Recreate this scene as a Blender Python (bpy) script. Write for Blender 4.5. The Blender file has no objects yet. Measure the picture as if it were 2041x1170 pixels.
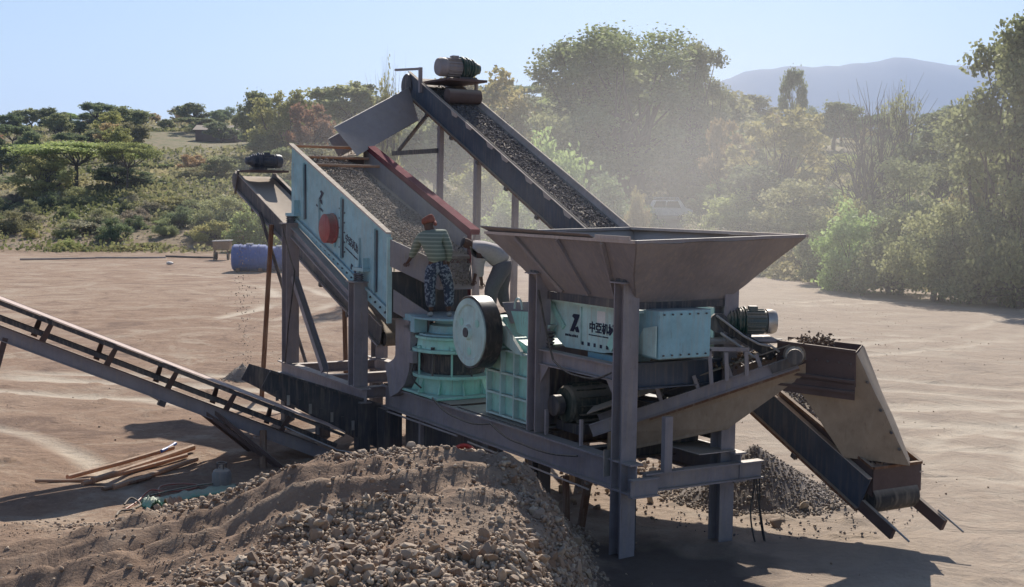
import bpy, bmesh, math, random
import numpy as np
from mathutils import Vector, Matrix, noise as mnoise
R = math.radians
rnd = random.Random(7)
sc = bpy.context.scene
col = sc.collection

# ------------------------------------------------------------------ camera
CAM_H = 4.55
FPX = 2500.0
pitch, roll = math.atan(185 / FPX), R(0.8)
fwd = Vector((0, math.cos(pitch), -math.sin(pitch)))
up0 = Vector((0, math.sin(pitch), math.cos(pitch)))
rt0 = Vector((1, 0, 0))
rt = rt0 * math.cos(roll) + up0 * math.sin(roll)
upv = up0 * math.cos(roll) - rt0 * math.sin(roll)
cd = bpy.data.cameras.new('camera')
cam = bpy.data.objects.new('camera', cd)
col.objects.link(cam)
cd.sensor_width = 36
cd.lens = 36 * FPX / 2041
cd.clip_end = 30000
cam.matrix_world = Matrix(((rt.x, upv.x, -fwd.x, 0), (rt.y, upv.y, -fwd.y, 0), (rt.z, upv.z, -fwd.z, CAM_H), (0, 0, 0, 1)))
sc.camera = cam

# ------------------------------------------------------------------ sky and sun
SUN_AZ = math.atan2(.11, .99)      # clockwise from +Y
SUN_EL = R(38)
w = bpy.data.worlds.new('World')
sc.world = w
w.use_nodes = True
nt = w.node_tree
bg = nt.nodes['Background']
sky = nt.nodes.new('ShaderNodeTexSky')
sky.sky_type = 'NISHITA'
sky.sun_disc = False
sky.sun_elevation = SUN_EL
sky.sun_rotation = SUN_AZ
sky.air_density = 1.0
sky.dust_density = 0.7
sky.ozone_density = 3.7
nt.links.new(sky.outputs[0], bg.inputs[0])
bg.inputs[1].default_value = 0.072
sd = bpy.data.lights.new('sun', 'SUN')
sd.energy = 5.0
sd.angle = R(0.55)
sd.color = (1, .94, .85)
sun = bpy.data.objects.new('sun', sd)
col.objects.link(sun)
tosun = Vector((math.sin(SUN_AZ) * math.cos(SUN_EL), math.cos(SUN_AZ) * math.cos(SUN_EL), math.sin(SUN_EL)))
sun.rotation_euler = tosun.to_track_quat('Z', 'Y').to_euler()
sun.location = (0, 0, 50)
sc.view_settings.view_transform = 'Standard'
sc.view_settings.look = 'None'
sc.view_settings.exposure = 0.5
sc.view_settings.gamma = 1
sc.view_settings.use_curve_mapping = False
sc.cycles.max_bounces = 6
sc.cycles.diffuse_bounces = 3
sc.cycles.transparent_max_bounces = 8
sc.cycles.volume_bounces = 1
sc.cycles.volume_step_rate = 1
sc.cycles.volume_max_steps = 48

# ------------------------------------------------------------------ helpers
O = Vector((1.468, 15.889, 0))
TH = R(30)
A = Vector((-math.sin(TH), math.cos(TH), 0))   # along the plant, away from the camera
B = Vector((math.cos(TH), math.sin(TH), 0))    # across the plant
Z = Vector((0, 0, 1))


def W(s, t, z):
    return O + A * s + B * t + Z * z


def at(u, y, z=0):
    return Vector(((u - 1020.5) / FPX * y, y, z))


def hor(u):
    return 400 + (u - 1020.5) * 0.014


def zat(u, v, y):
    return CAM_H + (hor(u) - v) / FPX * y


class MB:
    def __init__(self):
        self.v = []
        self.f = []
        self.m = []

    def add(self, vs, fs, mi=0):
        n = len(self.v)
        self.v += [tuple(x) for x in vs]
        self.f += [tuple(i + n for i in f) for f in fs]
        self.m += [mi] * len(fs)
        return self

    def obox(self, c, ax, dims, mi=0):
        x, y, z = [Vector(a).normalized() * d / 2 for a, d in zip(ax, dims)]
        c = Vector(c)
        vs = [c + x * i + y * j + z * k for i in (-1, 1) for j in (-1, 1) for k in (-1, 1)]
        fs = [(0, 1, 3, 2), (4, 6, 7, 5), (0, 4, 5, 1), (2, 3, 7, 6), (0, 2, 6, 4), (1, 5, 7, 3)]
        return self.add(vs, fs, mi)

    def sbox(self, s0, s1, t0, t1, z0, z1, mi=0):
        return self.obox(W((s0 + s1) / 2, (t0 + t1) / 2, (z0 + z1) / 2), (A, B, Z), (s1 - s0, t1 - t0, z1 - z0), mi)

    def beam(self, p, q, w_, h, up=Z, mi=0):
        p, q = Vector(p), Vector(q)
        d = (q - p)
        L = d.length
        d.normalize()
        side = d.cross(up)
        if side.length < 1e-4:
            side = d.cross(Vector((1, 0, 0)))
        side.normalize()
        u = side.cross(d)
        return self.obox((p + q) / 2, (d, side, u), (L, w_, h), mi)

    def hbeam(self, p, q, w_, h, up=Z, tf=.02, mi=0):
        # flanges perpendicular to 'up', web between
        p, q = Vector(p), Vector(q)
        d = (q - p)
        L = d.length
        d.normalize()
        side = d.cross(up).normalized()
        u = side.cross(d)
        c = (p + q) / 2
        for k in (-1, 1):
            self.obox(c + u * k * (h - tf) / 2, (d, side, u), (L, w_, tf), mi)
        self.obox(c, (d, side, u), (L, tf * .8, h - 2 * tf - .001), mi)
        return self

    def cyl(self, p, q, r0, r1=None, n=16, caps=True, mi=0):
        r1 = r0 if r1 is None else r1
        p, q = Vector(p), Vector(q)
        d = (q - p).normalized()
        x = d.orthogonal().normalized()
        y = d.cross(x)
        vs = []
        for c, r in ((p, r0), (q, r1)):
            for i in range(n):
                a = 2 * math.pi * i / n
                vs.append(c + x * math.cos(a) * r + y * math.sin(a) * r)
        fs = [(i, (i + 1) % n, n + (i + 1) % n, n + i) for i in range(n)]
        if caps:
            fs += [tuple(range(n))[::-1], tuple(range(n, 2 * n))]
        return self.add(vs, fs, mi)

    def lathe(self, c, axis, prof, n=24, mi=0):
        # prof: list of (r, h) along axis
        c, d = Vector(c), Vector(axis).normalized()
        x = d.orthogonal().normalized()
        y = d.cross(x)
        vs = []
        for r, h in prof:
            for i in range(n):
                a = 2 * math.pi * i / n
                vs.append(c + d * h + x * math.cos(a) * r + y * math.sin(a) * r)
        fs = []
        for k in range(len(prof) - 1):
            for i in range(n):
                j = (i + 1) % n
                fs.append((k * n + i, k * n + j, (k + 1) * n + j, (k + 1) * n + i))
        fs.append(tuple(range(n))[::-1])
        fs.append(tuple(range((len(prof) - 1) * n, len(prof) * n)))
        return self.add(vs, fs, mi)

    def tube(self, pts, r, n=8, mi=0):
        pts = [Vector(p) for p in pts]
        rs = r if isinstance(r, (list, tuple)) else [r] * len(pts)
        vs = []
        x = None
        for k, p in enumerate(pts):
            d = (pts[min(k + 1, len(pts) - 1)] - pts[max(k - 1, 0)]).normalized()
            if x is None:
                x = d.orthogonal().normalized()
            else:
                x = (x - d * x.dot(d)).normalized()
            y = d.cross(x)
            for i in range(n):
                a = 2 * math.pi * i / n
                vs.append(p + (x * math.cos(a) + y * math.sin(a)) * rs[k])
        fs = []
        for k in range(len(pts) - 1):
            for i in range(n):
                j = (i + 1) % n
                fs.append((k * n + i, k * n + j, (k + 1) * n + j, (k + 1) * n + i))
        fs.append(tuple(range(n))[::-1])
        fs.append(tuple(range((len(pts) - 1) * n, len(pts) * n)))
        return self.add(vs, fs, mi)

    def prism(self, poly, off, mi=0):
        # extrude polygon (world points) by vector off
        n = len(poly)
        off = Vector(off)
        vs = [Vector(p) for p in poly] + [Vector(p) + off for p in poly]
        fs = [tuple(range(n))[::-1], tuple(range(n, 2 * n))] + [(i, (i + 1) % n, n + (i + 1) % n, n + i) for i in range(n)]
        return self.add(vs, fs, mi)

    def build(self, name, mats, parent=None, smooth=False, bevel=0):
        me = bpy.data.meshes.new(name)
        off = parent_origin(parent)
        me.from_pydata([(x - off.x, y - off.y, z - off.z) for x, y, z in self.v], [], self.f)
        if not isinstance(mats, (list, tuple)):
            mats = [mats]
        for m in mats:
            me.materials.append(m)
        if len(mats) > 1:
            me.polygons.foreach_set('material_index', self.m)
        bm = bmesh.new()
        bm.from_mesh(me)
        bmesh.ops.recalc_face_normals(bm, faces=bm.faces)
        if bevel:
            es = [e for e in bm.edges if len(e.link_faces) == 2 and e.calc_face_angle(0) > 1.0]
            bmesh.ops.bevel(bm, geom=es, offset=bevel, segments=1, affect='EDGES', clamp_overlap=True)
        bm.to_mesh(me)
        bm.free()
        if smooth:
            me.polygons.foreach_set('use_smooth', [True] * len(me.polygons))
            me.set_sharp_from_angle(angle=R(35))
        o = bpy.data.objects.new(name, me)
        col.objects.link(o)
        if parent:
            o.parent = parent
        return o


def parent_origin(p):
    v = Vector((0, 0, 0))
    while p is not None:
        v += Vector(p.location)
        p = p.parent
    return v


def tag(o, label=None, cat=None, group=None, kind=None):
    for k, x in (('label', label), ('category', cat), ('group', group), ('kind', kind)):
        if x:
            o[k] = x
    return o


def thing(name, loc, label, cat, group=None):
    o = bpy.data.objects.new(name, None)
    col.objects.link(o)
    o.location = loc
    return tag(o, label, cat, group)


def np_mesh(name, V, F, mats, smooth=False, mi=None, tone=None, link=True):
    """V (n,3); F (m,3|4)."""
    me = bpy.data.meshes.new(name)
    V = np.asarray(V, np.float32)
    F = np.asarray(F, np.int32)
    k = F.shape[1]
    me.vertices.add(len(V))
    me.vertices.foreach_set('co', V.ravel())
    me.loops.add(F.size)
    me.loops.foreach_set('vertex_index', F.ravel())
    me.polygons.add(len(F))
    me.polygons.foreach_set('loop_start', np.arange(0, F.size, k, dtype=np.int32))
    me.polygons.foreach_set('loop_total', np.full(len(F), k, np.int32))
    for m in (mats if isinstance(mats, (list, tuple)) else [mats]):
        me.materials.append(m)
    if mi is not None:
        me.polygons.foreach_set('material_index', np.asarray(mi, np.int32))
    me.update()
    me.validate()
    if smooth:
        me.polygons.foreach_set('use_smooth', np.ones(len(F), bool))
    if tone is not None:
        at_ = me.attributes.new('tone', 'FLOAT', 'FACE')
        at_.data.foreach_set('value', np.asarray(tone, np.float32))
    if not link:
        return me
    o = bpy.data.objects.new(name, me)
    col.objects.link(o)
    return o


# ------------------------------------------------------------------ materials
def new_mat(name):
    m = bpy.data.materials.new(name)
    m.use_nodes = True
    n = m.node_tree
    return m, n, n.nodes['Principled BSDF']


def N(n, t, **kw):
    x = n.nodes.new(t)
    for k, v in kw.items():
        setattr(x, k, v)
    return x


def mix(n, fac, a, b, mode='MIX'):
    x = n.nodes.new('ShaderNodeMix')
    x.data_type = 'RGBA'
    x.blend_type = mode
    for i, v in ((0, fac), (6, a), (7, b)):
        if isinstance(v, bpy.types.NodeSocket):
            n.links.new(v, x.inputs[i])
        elif i == 0:
            x.inputs[0].default_value = v
        else:
            x.inputs[i].default_value = (*v[:3], 1)
    return x.outputs[2]


def ramp(n, src, stops):
    x = n.nodes.new('ShaderNodeValToRGB')
    e = x.color_ramp.elements
    e[0].position, e[0].color = stops[0][0], (*stops[0][1], 1) if isinstance(stops[0][1], tuple) else (stops[0][1],) * 3 + (1,)
    e[1].position, e[1].color = stops[-1][0], (*stops[-1][1], 1) if isinstance(stops[-1][1], tuple) else (stops[-1][1],) * 3 + (1,)
    for p, c in stops[1:-1]:
        y = e.new(p)
        y.color = (*c, 1) if isinstance(c, tuple) else (c, c, c, 1)
    n.links.new(src, x.inputs[0])
    return x.outputs[0]


def noise_tex(n, scale, detail=4, rough=.6, vec=None, dist=0, stretch=None):
    t = N(n, 'ShaderNodeTexNoise')
    t.inputs['Scale'].default_value = scale
    t.inputs['Detail'].default_value = detail
    t.inputs['Roughness'].default_value = rough
    t.inputs['Distortion'].default_value = dist
    if vec is None:
        g = N(n, 'ShaderNodeNewGeometry')
        vec = g.outputs['Position']
    if stretch:
        mp = N(n, 'ShaderNodeMapping')
        mp.inputs['Scale'].default_value = stretch
        n.links.new(vec, mp.inputs[0])
        vec = mp.outputs[0]
    n.links.new(vec, t.inputs['Vector'])
    return t.outputs['Fac']


DUST = (.42, .34, .26)


def paint(name, c, rough=.55, metal=0, dust=.35, spec=.3, wear=(.16, .10, .07), wear_amt=.35, scale=3.0, streak=True, bump=.15):
    m, n, b = new_mat(name)
    f1 = noise_tex(n, scale, 6, .65)
    c1 = mix(n, ramp(n, f1, [(.3, 0.0), (.7, 1.0)]), tuple(x * .78 for x in c), tuple(min(1, x * 1.12) for x in c))
    f2 = noise_tex(n, scale * 3.1, 8, .75)
    c2 = mix(n, ramp(n, f2, [(.60, 0.0), (.72, wear_amt)]), c1, wear)
    if streak:
        f3 = noise_tex(n, 5, 4, .6, stretch=(3.5, 3.5, .35))
        c2 = mix(n, ramp(n, f3, [(.48, 0.0), (.72, .6 * min(1, dust * 2))]), c2, DUST)
        f4 = noise_tex(n, 9, 5, .65, stretch=(3, 3, .3))
        c2 = mix(n, ramp(n, f4, [(.60, 0.0), (.72, wear_amt * 1.1)]), c2, (.12, .06, .035))
        f5 = noise_tex(n, .9, 3, .6)
        c2 = mix(n, ramp(n, f5, [(.45, 0.0), (.7, .35 * min(1, dust * 2))]), c2, DUST)
    # dust that has settled on upward facing plate
    g = N(n, 'ShaderNodeNewGeometry')
    sx = N(n, 'ShaderNodeSeparateXYZ')
    n.links.new(g.outputs['Normal'], sx.inputs[0])
    up = ramp(n, sx.outputs['Z'], [(.25, 0.0), (.85, min(1, dust * 2.2))])
    c3 = mix(n, up, c2, DUST)
    n.links.new(c3, b.inputs['Base Color'])
    b.inputs['Metallic'].default_value = metal
    b.inputs['Specular IOR Level'].default_value = spec
    n.links.new(ramp(n, f2, [(.3, rough * .8), (.7, min(1, rough * 1.3))]), b.inputs['Roughness'])
    if bump:
        bp = N(n, 'ShaderNodeBump')
        bp.inputs['Strength'].default_value = bump
        bp.inputs['Distance'].default_value = .02
        n.links.new(f2, bp.inputs['Height'])
        n.links.new(bp.outputs[0], b.inputs['Normal'])
    return m


M = {}
M['grey'] = paint('grey_paint', (.27, .245, .265), dust=.30)
M['hopper'] = paint('hopper_plate', (.25, .225, .235), dust=.28, scale=1.5, wear=(.17, .13, .11), wear_amt=.3)
M['dark'] = paint('dark_steel', (.06, .06, .07), dust=.3)
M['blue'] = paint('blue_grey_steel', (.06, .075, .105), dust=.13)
M['cyan'] = paint('cyan_paint', (.29, .51, .58), dust=.22, wear_amt=.5)
M['mint'] = paint('mint_paint', (.36, .68, .60), dust=.20, wear_amt=.5)
M['mintd'] = paint('pale_mint_paint', (.48, .68, .66), dust=.30)
M['red'] = paint('red_paint', (.30, .045, .045), dust=.2)
M['maroon'] = paint('maroon_paint', (.19, .05, .06), rough=.95, dust=0, spec=.05, streak=False)
M['beltpale'] = paint('pale_dusty_belt', (.66, .53, .48), rough=.9, dust=.1, spec=.1)
M['rust'] = paint('rusty_steel', (.16, .075, .04), rough=.8, dust=.3)
M['brown'] = paint('brown_steel', (.115, .078, .07), rough=.8, dust=.3, streak=False)
M['tan'] = paint('dusty_tan_plate', (.34, .26, .19), rough=.85, dust=.4)
M['rail'] = paint('dusty_rail', (.55, .46, .42), rough=.8, dust=.5)
M['rubber'] = paint('rubber', (.03, .03, .032), rough=.8, dust=.3, wear=(.2, .16, .12))
M['beltdust'] = paint('dusty_belt', (.26, .21, .17), rough=.95, dust=.5)
M['green'] = paint('gear_green', (.03, .085, .07), rough=.5, dust=.45)
M['deepgreen'] = paint('deep_green_paint', (.02, .045, .04), rough=.6, dust=.35)
M['motor'] = paint('motor_grey', (.10, .13, .13), rough=.45, dust=.4)
M['black'] = paint('black_paint', (.02, .02, .024), rough=.35, dust=.18, wear_amt=.1)
M['ink'] = paint('navy_lettering', (.015, .02, .05), rough=.6, dust=.1, streak=False, bump=0, wear_amt=.6, wear=(.2, .4, .42))
M['white'] = paint('white_paint', (.75, .75, .73), rough=.5, dust=.2, wear_amt=.2)
M['tank'] = paint('blue_plastic', (.03, .10, .36), rough=.5, dust=.06, wear_amt=.1)
M['steel'] = paint('worn_steel', (.45, .44, .43), rough=.4, metal=.6, dust=.3)
M['pipe'] = paint('orange_rust_pipe', (.50, .24, .13), rough=.8, dust=.3)  # orange-red rust, lighter than the rusty steel
M['wood'] = paint('plank', (.30, .2, .12), rough=.8, dust=.3)
M['gas'] = paint('grey_cylinder_paint', (.22, .24, .25), rough=.45, dust=.3)
M['netting'] = paint('pale_green_plastic', (.22, .55, .42), rough=.5, dust=.3, wear_amt=.1)
M['redhose'] = paint('red_rubber', (.38, .07, .05), rough=.5, dust=.3)
M['bark'] = paint('bark', (.13, .10, .08), rough=.95, dust=0, streak=False, scale=6, bump=.4)
M['deadwood'] = paint('dead_wood', (.12, .10, .09), rough=.95, dust=0, streak=False, scale=6, bump=.4)
M['glass'] = paint('dark_glass', (.03, .04, .05), rough=.1, dust=.2)


def rock_mat(name, c1, c2, c3, dusty=.35):
    m, n, b = new_mat(name)
    a = N(n, 'ShaderNodeAttribute', attribute_name='tone')
    oi = N(n, 'ShaderNodeObjectInfo')
    ad = N(n, 'ShaderNodeMath', operation='ADD')
    n.links.new(a.outputs['Fac'], ad.inputs[0])
    n.links.new(oi.outputs['Random'], ad.inputs[1])
    fr = N(n, 'ShaderNodeMath', operation='FRACT')
    n.links.new(ad.outputs[0], fr.inputs[0])
    cc = ramp(n, fr.outputs[0], [(0, c1), (.45, c2), (.8, c3), (1, c2)])
    f = noise_tex(n, 22, 5, .7)
    cc = mix(n, ramp(n, f, [(.35, 0.0), (.7, .5)]), cc, tuple(x * .6 for x in c2))
    g = N(n, 'ShaderNodeNewGeometry')
    sx = N(n, 'ShaderNodeSeparateXYZ')
    n.links.new(g.outputs['Normal'], sx.inputs[0])
    cc = mix(n, ramp(n, sx.outputs['Z'], [(.1, 0.0), (.9, dusty)]), cc, (.45, .36, .28))
    n.links.new(cc, b.inputs['Base Color'])
    b.inputs['Roughness'].default_value = .9
    bp = N(n, 'ShaderNodeBump')
    bp.inputs['Strength'].default_value = .4
    bp.inputs['Distance'].default_value = .01
    n.links.new(f, bp.inputs['Height'])
    n.links.new(bp.outputs[0], b.inputs['Normal'])
    return m


M['rock'] = rock_mat('rock', (.18, .11, .07), (.32, .22, .145), (.54, .43, .31), .35)
M['gravel'] = rock_mat('gravel', (.15, .12, .11), (.28, .23, .19), (.42, .36, .29), .15)
M['darkgravel'] = rock_mat('dark_gravel', (.09, .08, .085), (.16, .14, .14), (.26, .23, .21), .12)


def leaf_mat(name, c1, c2, c3):
    m, n, b = new_mat(name)
    a = N(n, 'ShaderNodeAttribute', attribute_name='tone')
    oi = N(n, 'ShaderNodeObjectInfo')
    cc = ramp(n, a.outputs['Fac'], [(0, c1), (.5, c2), (1, c3)])
    hs = N(n, 'ShaderNodeHueSaturation')
    mr = N(n, 'ShaderNodeMapRange')
    mr.inputs[3].default_value = .475
    mr.inputs[4].default_value = .525
    n.links.new(oi.outputs['Random'], mr.inputs[0])
    n.links.new(mr.outputs[0], hs.inputs['Hue'])
    mr2 = N(n, 'ShaderNodeMapRange')
    mr2.inputs[3].default_value = .95
    mr2.inputs[4].default_value = 1.45
    ml = N(n, 'ShaderNodeMath', operation='MULTIPLY')
    ml.inputs[1].default_value = 7.31
    fr = N(n, 'ShaderNodeMath', operation='FRACT')
    n.links.new(oi.outputs['Random'], ml.inputs[0])
    n.links.new(ml.outputs[0], fr.inputs[0])
    n.links.new(fr.outputs[0], mr2.inputs[0])
    n.links.new(mr2.outputs[0], hs.inputs['Value'])
    n.links.new(cc, hs.inputs['Color'])
    n.links.new(hs.outputs[0], b.inputs['Base Color'])
    b.inputs['Roughness'].default_value = .6
    b.inputs['Specular IOR Level'].default_value = .08
    tr = N(n, 'ShaderNodeBsdfTranslucent')
    n.links.new(hs.outputs[0], tr.inputs[0])
    mx = N(n, 'ShaderNodeMixShader')
    mx.inputs[0].default_value = .45
    n.links.new(b.outputs[0], mx.inputs[1])
    n.links.new(tr.outputs[0], mx.inputs[2])
    n.links.new(mx.outputs[0], n.nodes['Material Output'].inputs[0])
    return m


M['leaf_olive'] = leaf_mat('olive_leaves', (.15, .16, .075), (.25, .255, .12), (.35, .345, .18))
M['leaf_green'] = leaf_mat('green_leaves', (.13, .165, .065), (.22, .26, .11), (.31, .345, .165))
M['leaf_dark'] = leaf_mat('dark_leaves', (.11, .135, .07), (.18, .21, .10), (.26, .29, .15))
M['leaf_yellow'] = leaf_mat('yellow_leaves', (.24, .23, .08), (.33, .31, .12), (.42, .37, .17))
M['leaf_rust'] = leaf_mat('rusty_leaves', (.25, .17, .08), (.36, .24, .13), (.44, .33, .20))
M['leaf_lime'] = leaf_mat('lime_leaves', (.19, .24, .08), (.31, .37, .13), (.42, .47, .20))
M['leaf_dry'] = leaf_mat('dry_leaves', (.22, .19, .13), (.33, .29, .20), (.43, .38, .28))

# ------------------------------------------------------------------ ground
_rs = np.random.RandomState(5)


_GRID = {}


def vnoise(x, y, scale, seed=0, octaves=4, gain=.5):
    """tiled value noise, numpy, returns about -1..1"""
    out = np.zeros_like(x, dtype=float)
    amp, tot = 1.0, 0.0
    for o in range(octaves):
        k_ = seed * 17 + o
        if k_ not in _GRID:
            _GRID[k_] = np.random.RandomState(k_).rand(256, 256) * 2 - 1
        g = _GRID[k_]
        fx, fy = x / scale * 2 ** o, y / scale * 2 ** o
        ix, iy = np.floor(fx).astype(int), np.floor(fy).astype(int)
        tx, ty = fx - ix, fy - iy
        tx, ty = tx * tx * (3 - 2 * tx), ty * ty * (3 - 2 * ty)
        a = g[ix % 256, iy % 256]
        b_ = g[(ix + 1) % 256, iy % 256]
        c = g[ix % 256, (iy + 1) % 256]
        d = g[(ix + 1) % 256, (iy + 1) % 256]
        out += amp * ((a * (1 - tx) + b_ * tx) * (1 - ty) + (c * (1 - tx) + d * tx) * ty)
        tot += amp
        amp *= gain
    return out / tot * 1.6


def sstep(a, b_, x):
    t = np.clip((x - a) / (b_ - a), 0, 1)
    return t * t * (3 - 2 * t)


def mound(x, y):
    """stone ramp in front of the plant"""
    wob = vnoise(x, y, 1.3, 3, 3) * .12
    hx = np.interp(x + wob, [-14, -9, -6, -4.9, -3.5, -2.4, -.7, -.1, .28, .56, .82, 1.15], [.06, .12, .3, .5, .86, 1.32, 1.5, 1.45, 1.22, .8, .35, 0])
    far = 1 - sstep(15.3, 17.4, y + wob * 1.5)
    near = np.interp(y, [4, 8, 10.5, 12.3, 13.4, 14], [.1, .45, .74, .84, .97, 1.0])
    return hx * far * near


def track_mask(x, y):
    m_ = np.zeros_like(x)
    wob = vnoise(x, y, 6, 61, 2) * .5
    for cx, cy, r, wd in ((16, 30, 12.3, .22), (16, 30, 14.1, .22), (-40, 52, 30, .3), (-40, 52, 32, .3), (22, 40, 19, .25), (22, 40, 21, .25), (15, 19, 6.5, .2), (15, 19, 8.2, .2),
                          (-30, 0, 29, .25), (-30, 0, 30.9, .25), (8, 90, 62, .35), (8, 90, 64, .35), (-10, 70, 38, .3), (-10, 70, 36, .3), (9, 26, 2.6, .2), (30, 60, 34, .3), (30, 60, 36, .3)):
        rr = np.sqrt((x - cx) ** 2 + (y - cy) ** 2) + wob
        m_ = np.maximum(m_, np.exp(-((rr - r) / wd) ** 2) * np.clip(.6 + vnoise(x, y, 5, 62, 2), 0, 1))
    return m_ * sstep(17.5, 20, y) * sstep(85, 65, y)


def ground_h(x, y):
    x, y = np.asarray(x, float), np.asarray(y, float)
    z = vnoise(x, y, 9, 1, 3) * .05 * sstep(5, 20, y)
    z = z + vnoise(x, y, 1.1, 2, 4) * .022 + np.clip(vnoise(x, y, .5, 71, 3) - .45, 0, 1) * .09 * sstep(60, 30, y)
    mo = mound(x, y)
    z = z + mo + vnoise(x, y, .45, 4, 4) * .075 * sstep(.1, .6, mo)
    # ruts of the loader on the ramp and in front of it
    q = y - .17 * x + vnoise(x, y, 2.5, 8, 2) * .12
    env = sstep(1.2, .2, x) * sstep(11.5, 12.6, y) * sstep(16.4, 15.4, y) * (x > -16)
    for q0, wd, dp in ((14.55, .20, .11), (14.98, .10, -.07), (14.12, .11, -.08), (15.45, .18, .09), (13.72, .22, .10), (15.85, .1, -.05), (13.25, .1, -.06)):
        z = z - env * dp * np.exp(-((q - q0) / wd) ** 2)
    tread = np.exp(-((q - 14.55) / .3) ** 2) + .8 * np.exp(-((q - 13.75) / .3) ** 2)
    z = z + env * tread * .035 * np.sin(x * 21 + q * 9)
    # wide wheel tracks over the open yard
    z = z - track_mask(x, y) * (.05 + .02 * vnoise(x, y, .6, 9, 2))
    # the land rises into bush covered hills
    th = np.clip(x / np.maximum(y, 1), -.6, .6)
    y0 = np.interp(th, [-.5, -.4, -.1, .1, .25, .45], [104, 104, 105, 98, 74, 62])
    zr = np.interp(th, [-.6, -.4, -.17, -.05, .1, .2, .3, .4, .6], [18, 19, 23, 28, 25, 21, 19, 21, 21])
    t = np.clip((y - y0) / (300 - y0), 0, None)
    hill = zr * np.where(t < 1, t ** .85, 1)
    hill = hill * (1 - sstep(320, 700, y)) + vnoise(x, y, 45, 6, 4) * 3.0 * sstep(.05, .5, t) * (1 - .7 * sstep(400, 800, y))
    return z + hill


def axis(parts):
    out = []
    for a, b_, step in parts:
        out += list(np.arange(a, b_, step))
    out.append(parts[-1][1])
    return np.array(out)


def geo(a, b_, r):
    out = [a]
    s = r * abs(a) if a else 1
    while out[-1] < b_:
        out.append(out[-1] * r)
    return np.array(out)


xs = np.concatenate([-geo(40, 9000, 1.09)[::-1], axis([(-39.2, -12, .45), (-12, 7, .075), (7, 40, .4)]), geo(43, 9000, 1.09)])
ys = np.concatenate([np.array([-400, -200, -100, -50, -25, -10, 0, 4, 7]), axis([(8, 22, .075), (22, 40, .2), (40, 110, .8)]), geo(113, 9000, 1.035)])
X, Y = np.meshgrid(xs, ys)
ZZ = ground_h(X, Y)
nx, ny = len(xs), len(ys)
V = np.stack([X.ravel(), Y.ravel(), ZZ.ravel()], 1)
ii = np.arange(nx * ny).reshape(ny, nx)
F = np.stack([ii[:-1, :-1].ravel(), ii[:-1, 1:].ravel(), ii[1:, 1:].ravel(), ii[1:, :-1].ravel()], 1)

m, n, b = new_mat('dry_earth')
p1 = noise_tex(n, .045, 5, .6)
p2 = noise_tex(n, .38, 9, .75, dist=1.1)
p3 = noise_tex(n, 9, 6, .75)
cA = mix(n, ramp(n, p1, [(.38, 0.0), (.62, 1.0)]), (.255, .162, .108), (.325, .232, .165))
cA = mix(n, ramp(n, p2, [(.50, 0.0), (.60, .8)]), cA, (.38, .30, .225))
cA = mix(n, ramp(n, p2, [(.38, .85), (.47, 0.0)]), cA, (.17, .11, .08))
cA = mix(n, ramp(n, p3, [(.30, .7), (.48, 0.0)]), cA, (.16, .11, .085))
cA = mix(n, ramp(n, p3, [(.58, 0.0), (.75, .5)]), cA, (.52, .43, .34))
# right side of the yard is paler dust; beyond the yard dry scrub soil
g = N(n, 'ShaderNodeNewGeometry')
sx = N(n, 'ShaderNodeSeparateXYZ')
n.links.new(g.outputs['Position'], sx.inputs[0])
mr = N(n, 'ShaderNodeMapRange')
mr.inputs[1].default_value = -1
mr.inputs[2].default_value = 5
n.links.new(sx.outputs['X'], mr.inputs[0])
cA = mix(n, ramp(n, mr.outputs[0], [(0, 0.0), (1, .5)]), cA, (.46, .395, .32))
ta = N(n, 'ShaderNodeAttribute', attribute_name='track')
cA = mix(n, ramp(n, ta.outputs['Fac'], [(.15, 0.0), (.9, .75)]), cA, (.55, .47, .37))
oa = N(n, 'ShaderNodeAttribute', attribute_name='painted_shade')
cA = mix(n, ramp(n, oa.outputs['Fac'], [(.1, 0.0), (.7, .8)]), cA, (.07, .055, .05))  # shade below the hopper tower, painted into the soil as a dark patch
ba = N(n, 'ShaderNodeAttribute', attribute_name='bank')
cA = mix(n, ramp(n, ba.outputs['Fac'], [(.1, 0.0), (.9, .45)]), cA, (.27, .19, .135))
mr = N(n, 'ShaderNodeMapRange')
mr.inputs[1].default_value = 95
mr.inputs[2].default_value = 125
n.links.new(sx.outputs['Y'], mr.inputs[0])
hillc = mix(n, ramp(n, p2, [(.4, 0.0), (.6, 1.0)]), (.15, .15, .07), (.27, .21, .13))
cA = mix(n, mr.outputs[0], cA, hillc)
n.links.new(cA, b.inputs['Base Color'])
b.inputs['Roughness'].default_value = .95
b.inputs['Specular IOR Level'].default_value = .15
bp = N(n, 'ShaderNodeBump')
bp.inputs['Strength'].default_value = .8
bp.inputs['Distance'].default_value = .04
n.links.new(p3, bp.inputs['Height'])
bp2 = N(n, 'ShaderNodeBump')
bp2.inputs['Strength'].default_value = .8
bp2.inputs['Distance'].default_value = .16
p4 = noise_tex(n, .9, 7, .62, dist=.8)
n.links.new(p4, bp2.inputs['Height'])
n.links.new(bp.outputs[0], bp2.inputs['Normal'])
n.links.new(bp2.outputs[0], b.inputs['Normal'])
M['earth'] = m
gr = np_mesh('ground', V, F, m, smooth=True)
for nm_, ar in (('painted_shade', np.clip(1.3 - np.sqrt(((X.ravel() - 1.9) / 1.5) ** 2 + ((Y.ravel() - 15.1) / 1.7) ** 2) + .35 * vnoise(X.ravel(), Y.ravel(), .6, 81, 3), 0, 1) * (mound(X.ravel(), Y.ravel()) < .3)), ('track', track_mask(X.ravel(), Y.ravel())), ('bank', np.clip(mound(X.ravel(), Y.ravel()) * 2, 0, 1))):
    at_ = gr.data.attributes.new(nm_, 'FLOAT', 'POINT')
    at_.data.foreach_set('value', ar.astype(np.float32))
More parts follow.
